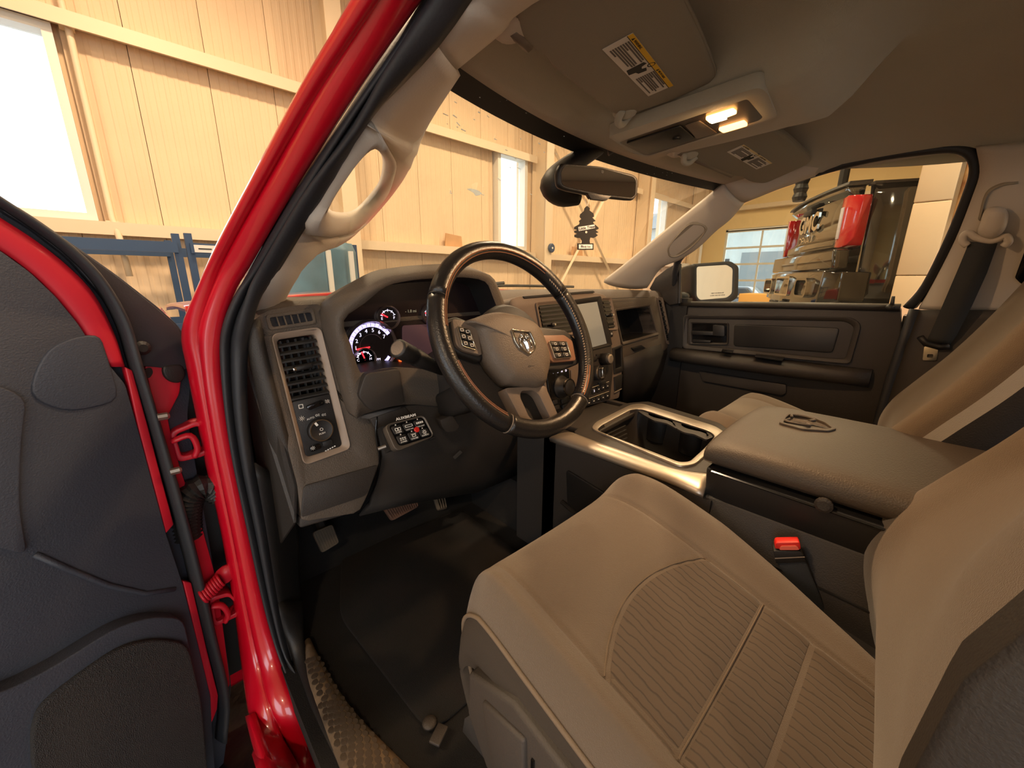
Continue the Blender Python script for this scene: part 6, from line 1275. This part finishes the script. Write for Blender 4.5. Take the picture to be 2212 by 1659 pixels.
tp = od([(-400, 480), (-120, 474), (0, 543), (62, 588), (118, 641), (165, 698), (200, 752), (240, 796), (268, 830), (298, 935), (330, 1055), (357, 1155), (392, 1260), (428, 1402), (452, 1502), (455, 1570), (470, 1760), (-420, 1760)])
trp = ob('trim_panel', prism(rpoly(tp, .006), -.02, .004, OD), blueblk, dd, bev=.003)
ob('upper_relief', prism(rpoly(od([(64, 858), (78, 800), (108, 752), (160, 728), (218, 722), (244, 802), (262, 868), (145, 893)], .008), .02), 0, .0065, OD), blueblk, dd, bev=.0025, seg=3)
ob('pull_relief', prism(rpoly(od([(-300, 800), (0, 832), (58, 862), (46, 960), (42, 1100), (60, 1200), (0, 1185), (-300, 1120)], .012), .03), 0, .012, OD), blueblk, dd, bev=.010, seg=3)
ob('lower_relief', prism(rpoly(od([(-300, 1560), (0, 1505), (110, 1450), (255, 1358), (330, 1335), (400, 1338), (430, 1480), (456, 1760), (-420, 1760)], .035), .02), 0, .030, OD), blueblk, dd, bev=.012, seg=3)
spk = mat('speaker_mesh', (44, 42, 42), .7)
nt = spk.node_tree; tc_ = nt.nodes.new('ShaderNodeTexCoord'); vo = nt.nodes.new('ShaderNodeTexVoronoi'); vo.inputs['Scale'].default_value = 800; nt.links.new(tc_.outputs['Object'], vo.inputs['Vector']); bpn = nt.nodes.new('ShaderNodeBump'); bpn.inputs['Strength'].default_value = .9; bpn.inputs['Distance'].default_value = .002; nt.links.new(vo.outputs['Distance'], bpn.inputs['Height']); nt.links.new(bpn.outputs[0], nt.nodes['Principled BSDF'].inputs['Normal'])
ob('speaker_grille', prism(rpoly(od([(75, 1700), (72, 1590), (86, 1535), (180, 1460), (265, 1402), (330, 1385), (410, 1390), (440, 1520), (455, 1700)], .045), .03), .028, .040, OD), spk, dd, bev=.010, seg=3)
ob('panel_crease', tube([OD(*p, .005) for p in od([(72, 1195), (140, 1225), (230, 1262), (310, 1280), (375, 1270)])], .004, 6), blueblk, dd, smooth=True)
# hinges, check strap and wiring boot
for lab, q, zz, hs in (('upper red door hinge below the black edge plug', [(366, 934), (428, 908), (448, 922), (456, 955), (446, 985), (385, 1000)], 0, 0), ('lower red door hinge with coil spring', [(452, 1292), (495, 1280), (514, 1300), (518, 1330), (462, 1356)], 1, 1)):
    HF = Fr((.03, .84, -.3), (1, 0, 0), (0, 0, 1), (0, -1, 0)); oq = H(HF, q); cx2, cy2 = sum(a for a, b in oq)/len(oq), sum(b for a, b in oq)/len(oq)
    h = ob('door_hinge', ring(rpoly(oq, .008, 3), rpoly([(cx2+(a-cx2)*.78, cy2+(b-cy2)*.72) for a, b in oq], .006, 3), -.03, .0, HF), redm, dd, bev=.002, label=lab)
    ob('hinge_arm', tube(cr([HF(oq[0][0], oq[0][1]-.015, .004), HF(cx2-.006, cy2+.012, .006), HF(cx2, cy2-.012, .006), HF(cx2-.006, oq[-1][1]+.006, .004)], 4), .008, 8, sy=.6), redm, h, smooth=True)
    ob('hinge_bolt', lathe([(.008, 0), (.008, .008), (.004, .01)], HF.at(cx2+.02, cy2, -.02), 8), redm, h)
    if hs:
        c0, c1 = P(437, 1290, Y=.82), P(478, 1250, Y=.84); ax = (c1-c0); f = Fr(c0, (0, 1, 0), ax.cross(V((0, 1, 0)))); f.z = ax.normalized()
        ob('coil_spring', tube([f(.013*math.cos(i*.7), .013*math.sin(i*.7), ax.length*i/72) for i in range(73)], .0026, 5), redm, h, smooth=True); ob('spring_seat', lathe([(.016, 0), (.016, .006), (.008, .01)], Fr(P(484, 1243, Y=.84), (1, 0, 0), (0, .5, 1), ax.normalized()), 14), redm, h, smooth=True)
for px, py in ((362, 898), (388, 1015)):
    q = P(px, py, Y=.815); ob('door_bolt', lathe([(.006, -.012), (.006, .0), (.003, .003)], Fr(q, (0, 1, 0), (0, 0, 1), (1, 0, 0)), 8), steel, dd)
wb = T('wiring_boot', 'black corrugated wiring boot between door and hinge pillar', 'boot', P(440, 1060, Y=.86))
bt_ = resamp(cr([P(404, 1160, Y=.86), P(402, 1110, Y=.855), P(412, 1070, Y=.85), P(440, 1050, Y=.85), P(472, 1062, Y=.86)], 8), 40); ob('corrugated_tube', tube(bt_, [.024 if i % 2 else .0195 for i in range(40)], 14), darker, wb)
# ================================================================== footwell, sill, floor details
kp = T('kick_panel', 'dark kick panel beside the footwell carpet', 'kick panel', (.14, .8, -.75))
ob('kick_cover', pad([P(552, 1000, Y=.79), P(577, 1140, Y=.79), P(602, 1300, Y=.79), P(630, 1420, Y=.765), P(668, 1520, Y=.685)], [P(640, 1060, Y=.86), P(645, 1160, Y=.88), P(652, 1300, X=.165), P(672, 1420, X=.165), P(700, 1500, Z=-.742)], .006, thick=.01), darker, kp, smooth=True)
dirt = mat('dirty_dimpled_rubber', (82, 68, 52), .9, bump=1, bs=90, wear=(120, 100, 76), vsz=26)
sl = T('sill_mat_edge', 'dirty tan dimpled rubber strip along the doorway sill', 'sill mat', (.2, .55, -.75))
el = [P(652, 1395, Z=-.742), P(662, 1460, Z=-.742), P(690, 1540, Z=-.742), P(735, 1659, Z=-.742), P(800, 1800, Z=-.742)]; er = [P(672, 1385, Z=-.748), P(702, 1440, Z=-.748), P(760, 1530, Z=-.748), P(885, 1659, Z=-.748), P(1030, 1800, Z=-.748)]
ob('rubber_strip', pad(el, er, .012, thick=.004, m=8), dirt, sl, smooth=True)
dm = None; rr_ = random.Random(5); el_, er_ = resamp(cr(el, 6), 60), resamp(cr(er, 6), 60); dimp = mat('dimple_shade', (66, 55, 43), .95, bump=.6, bs=120)  # discs lie almost flush; the shade of hollow dimples is put into their colour
for i in range(8, 58, 2):
    for k in range(1, 7):
        u = k/8+(.06 if (i//2) % 2 else 0); a, b = el_[i], er_[i]
        if (b-a).length < .03 and k % 3: continue
        if (b-a).length < .06 and k % 2: continue
        p = a.lerp(b, u)+V((0, 0, .012*(1-abs(2*u-1)**2.6)*.92+.0005))
        g = lathe([(.0068, 0), (.0062, .0006), (.003, .0008)], Fr(p, (1, 0, 0), (0, 1, 0)), 9)
        if dm is None: dm = ob('dimple', g, dimp, sl); d0 = p
        else: dupe(dm, p-d0, sl)
ob('sill_cover', pad([P(600, 1300, Y=.79), P(630, 1420, Y=.765), P(668, 1520, Y=.685), P(726, 1659, X=.128), P(796, 1800, X=.128)], [P(655, 1300, Z=-.70), P(658, 1410, Z=-.735), P(676, 1520, Z=-.742), P(738, 1659, Z=-.742), P(806, 1800, Z=-.742)], .006, thick=.01), darker, kp, smooth=True)
mt = T('floor_mat', 'black driver floor mat in the footwell', 'floor mat', (.45, .7, -.75))
ob('mat_carpet', prism(rpoly([(.24, .45), (.66, .45), (.68, .96), (.30, 1.0), (.22, .8)], .04, 4), -.749, -.742), mat('mat_carpet', (14, 13, 12), 1, bump=1, bs=600, wear=(26, 20, 16), vsz=9), mt, bev=.003)
ob('mat_hook', J(lathe([(.013, -.742), (.012, -.739), (.006, -.737)], Fr((P(928, 1562, Z=-.742).x, P(928, 1562, Z=-.742).y, 0), (1, 0, 0), (0, 1, 0)), 14)), dark, mt, smooth=True)
q = P(948, 1590, Z=-.74); tag(ob('litter_piece', box(-.016, .016, -.010, .010, 0, .006, Fr(q, (.8, .4, 0), (-.4, .8, 0), (0, 0, 1))), dark, bev=.002), 'small brown scrap on the floor mat by the seat', 'scrap')
tc2 = T('rail_cover', 'torn grey plastic seat rail cover at the front of the driver seat', 'cover', P(1030, 1580, Z=-.70))
ob('cover_sheet', prism3([P(1002, 1552, Z=-.64), P(1028, 1535, Z=-.62), P(1048, 1575, Z=-.62), P(1090, 1640, Z=-.64), P(1080, 1660, Z=-.66), P(1052, 1648, Z=-.68), P(998, 1580, Z=-.68)], (.006, -.006, .004)), sidem, tc2, bev=.002); ob('cover_clip', tube([P(1018, 1515, Z=-.60), P(1040, 1540, Z=-.61)], .005, 6), darker, tc2)
sb_ = T('side_step', 'black side step below the open doorway', 'side step', (-.1, .3, -1.05))
ob('step_tube', loft([[V((x, y, z)) for x, z in ((-.30, -1.08), (-.31, -1.04), (-.28, -1.0), (.10, -.97), (.14, -1.0), (.14, -1.08))] for y in (1.12, -.9)]), mat('step_rubber', (22, 22, 22), .35, bump=1, bs=60, wear=(44, 40, 34), vsz=20), sb_, bev=.01); ob('step_bracket', box(-.1, .2, .75, .80, -1.05, -1.0), darker, sb_)
for x_, y_, lab_ in ((.02, 2.0, 'front left'), (1.79, 2.0, 'front right')):
    pass
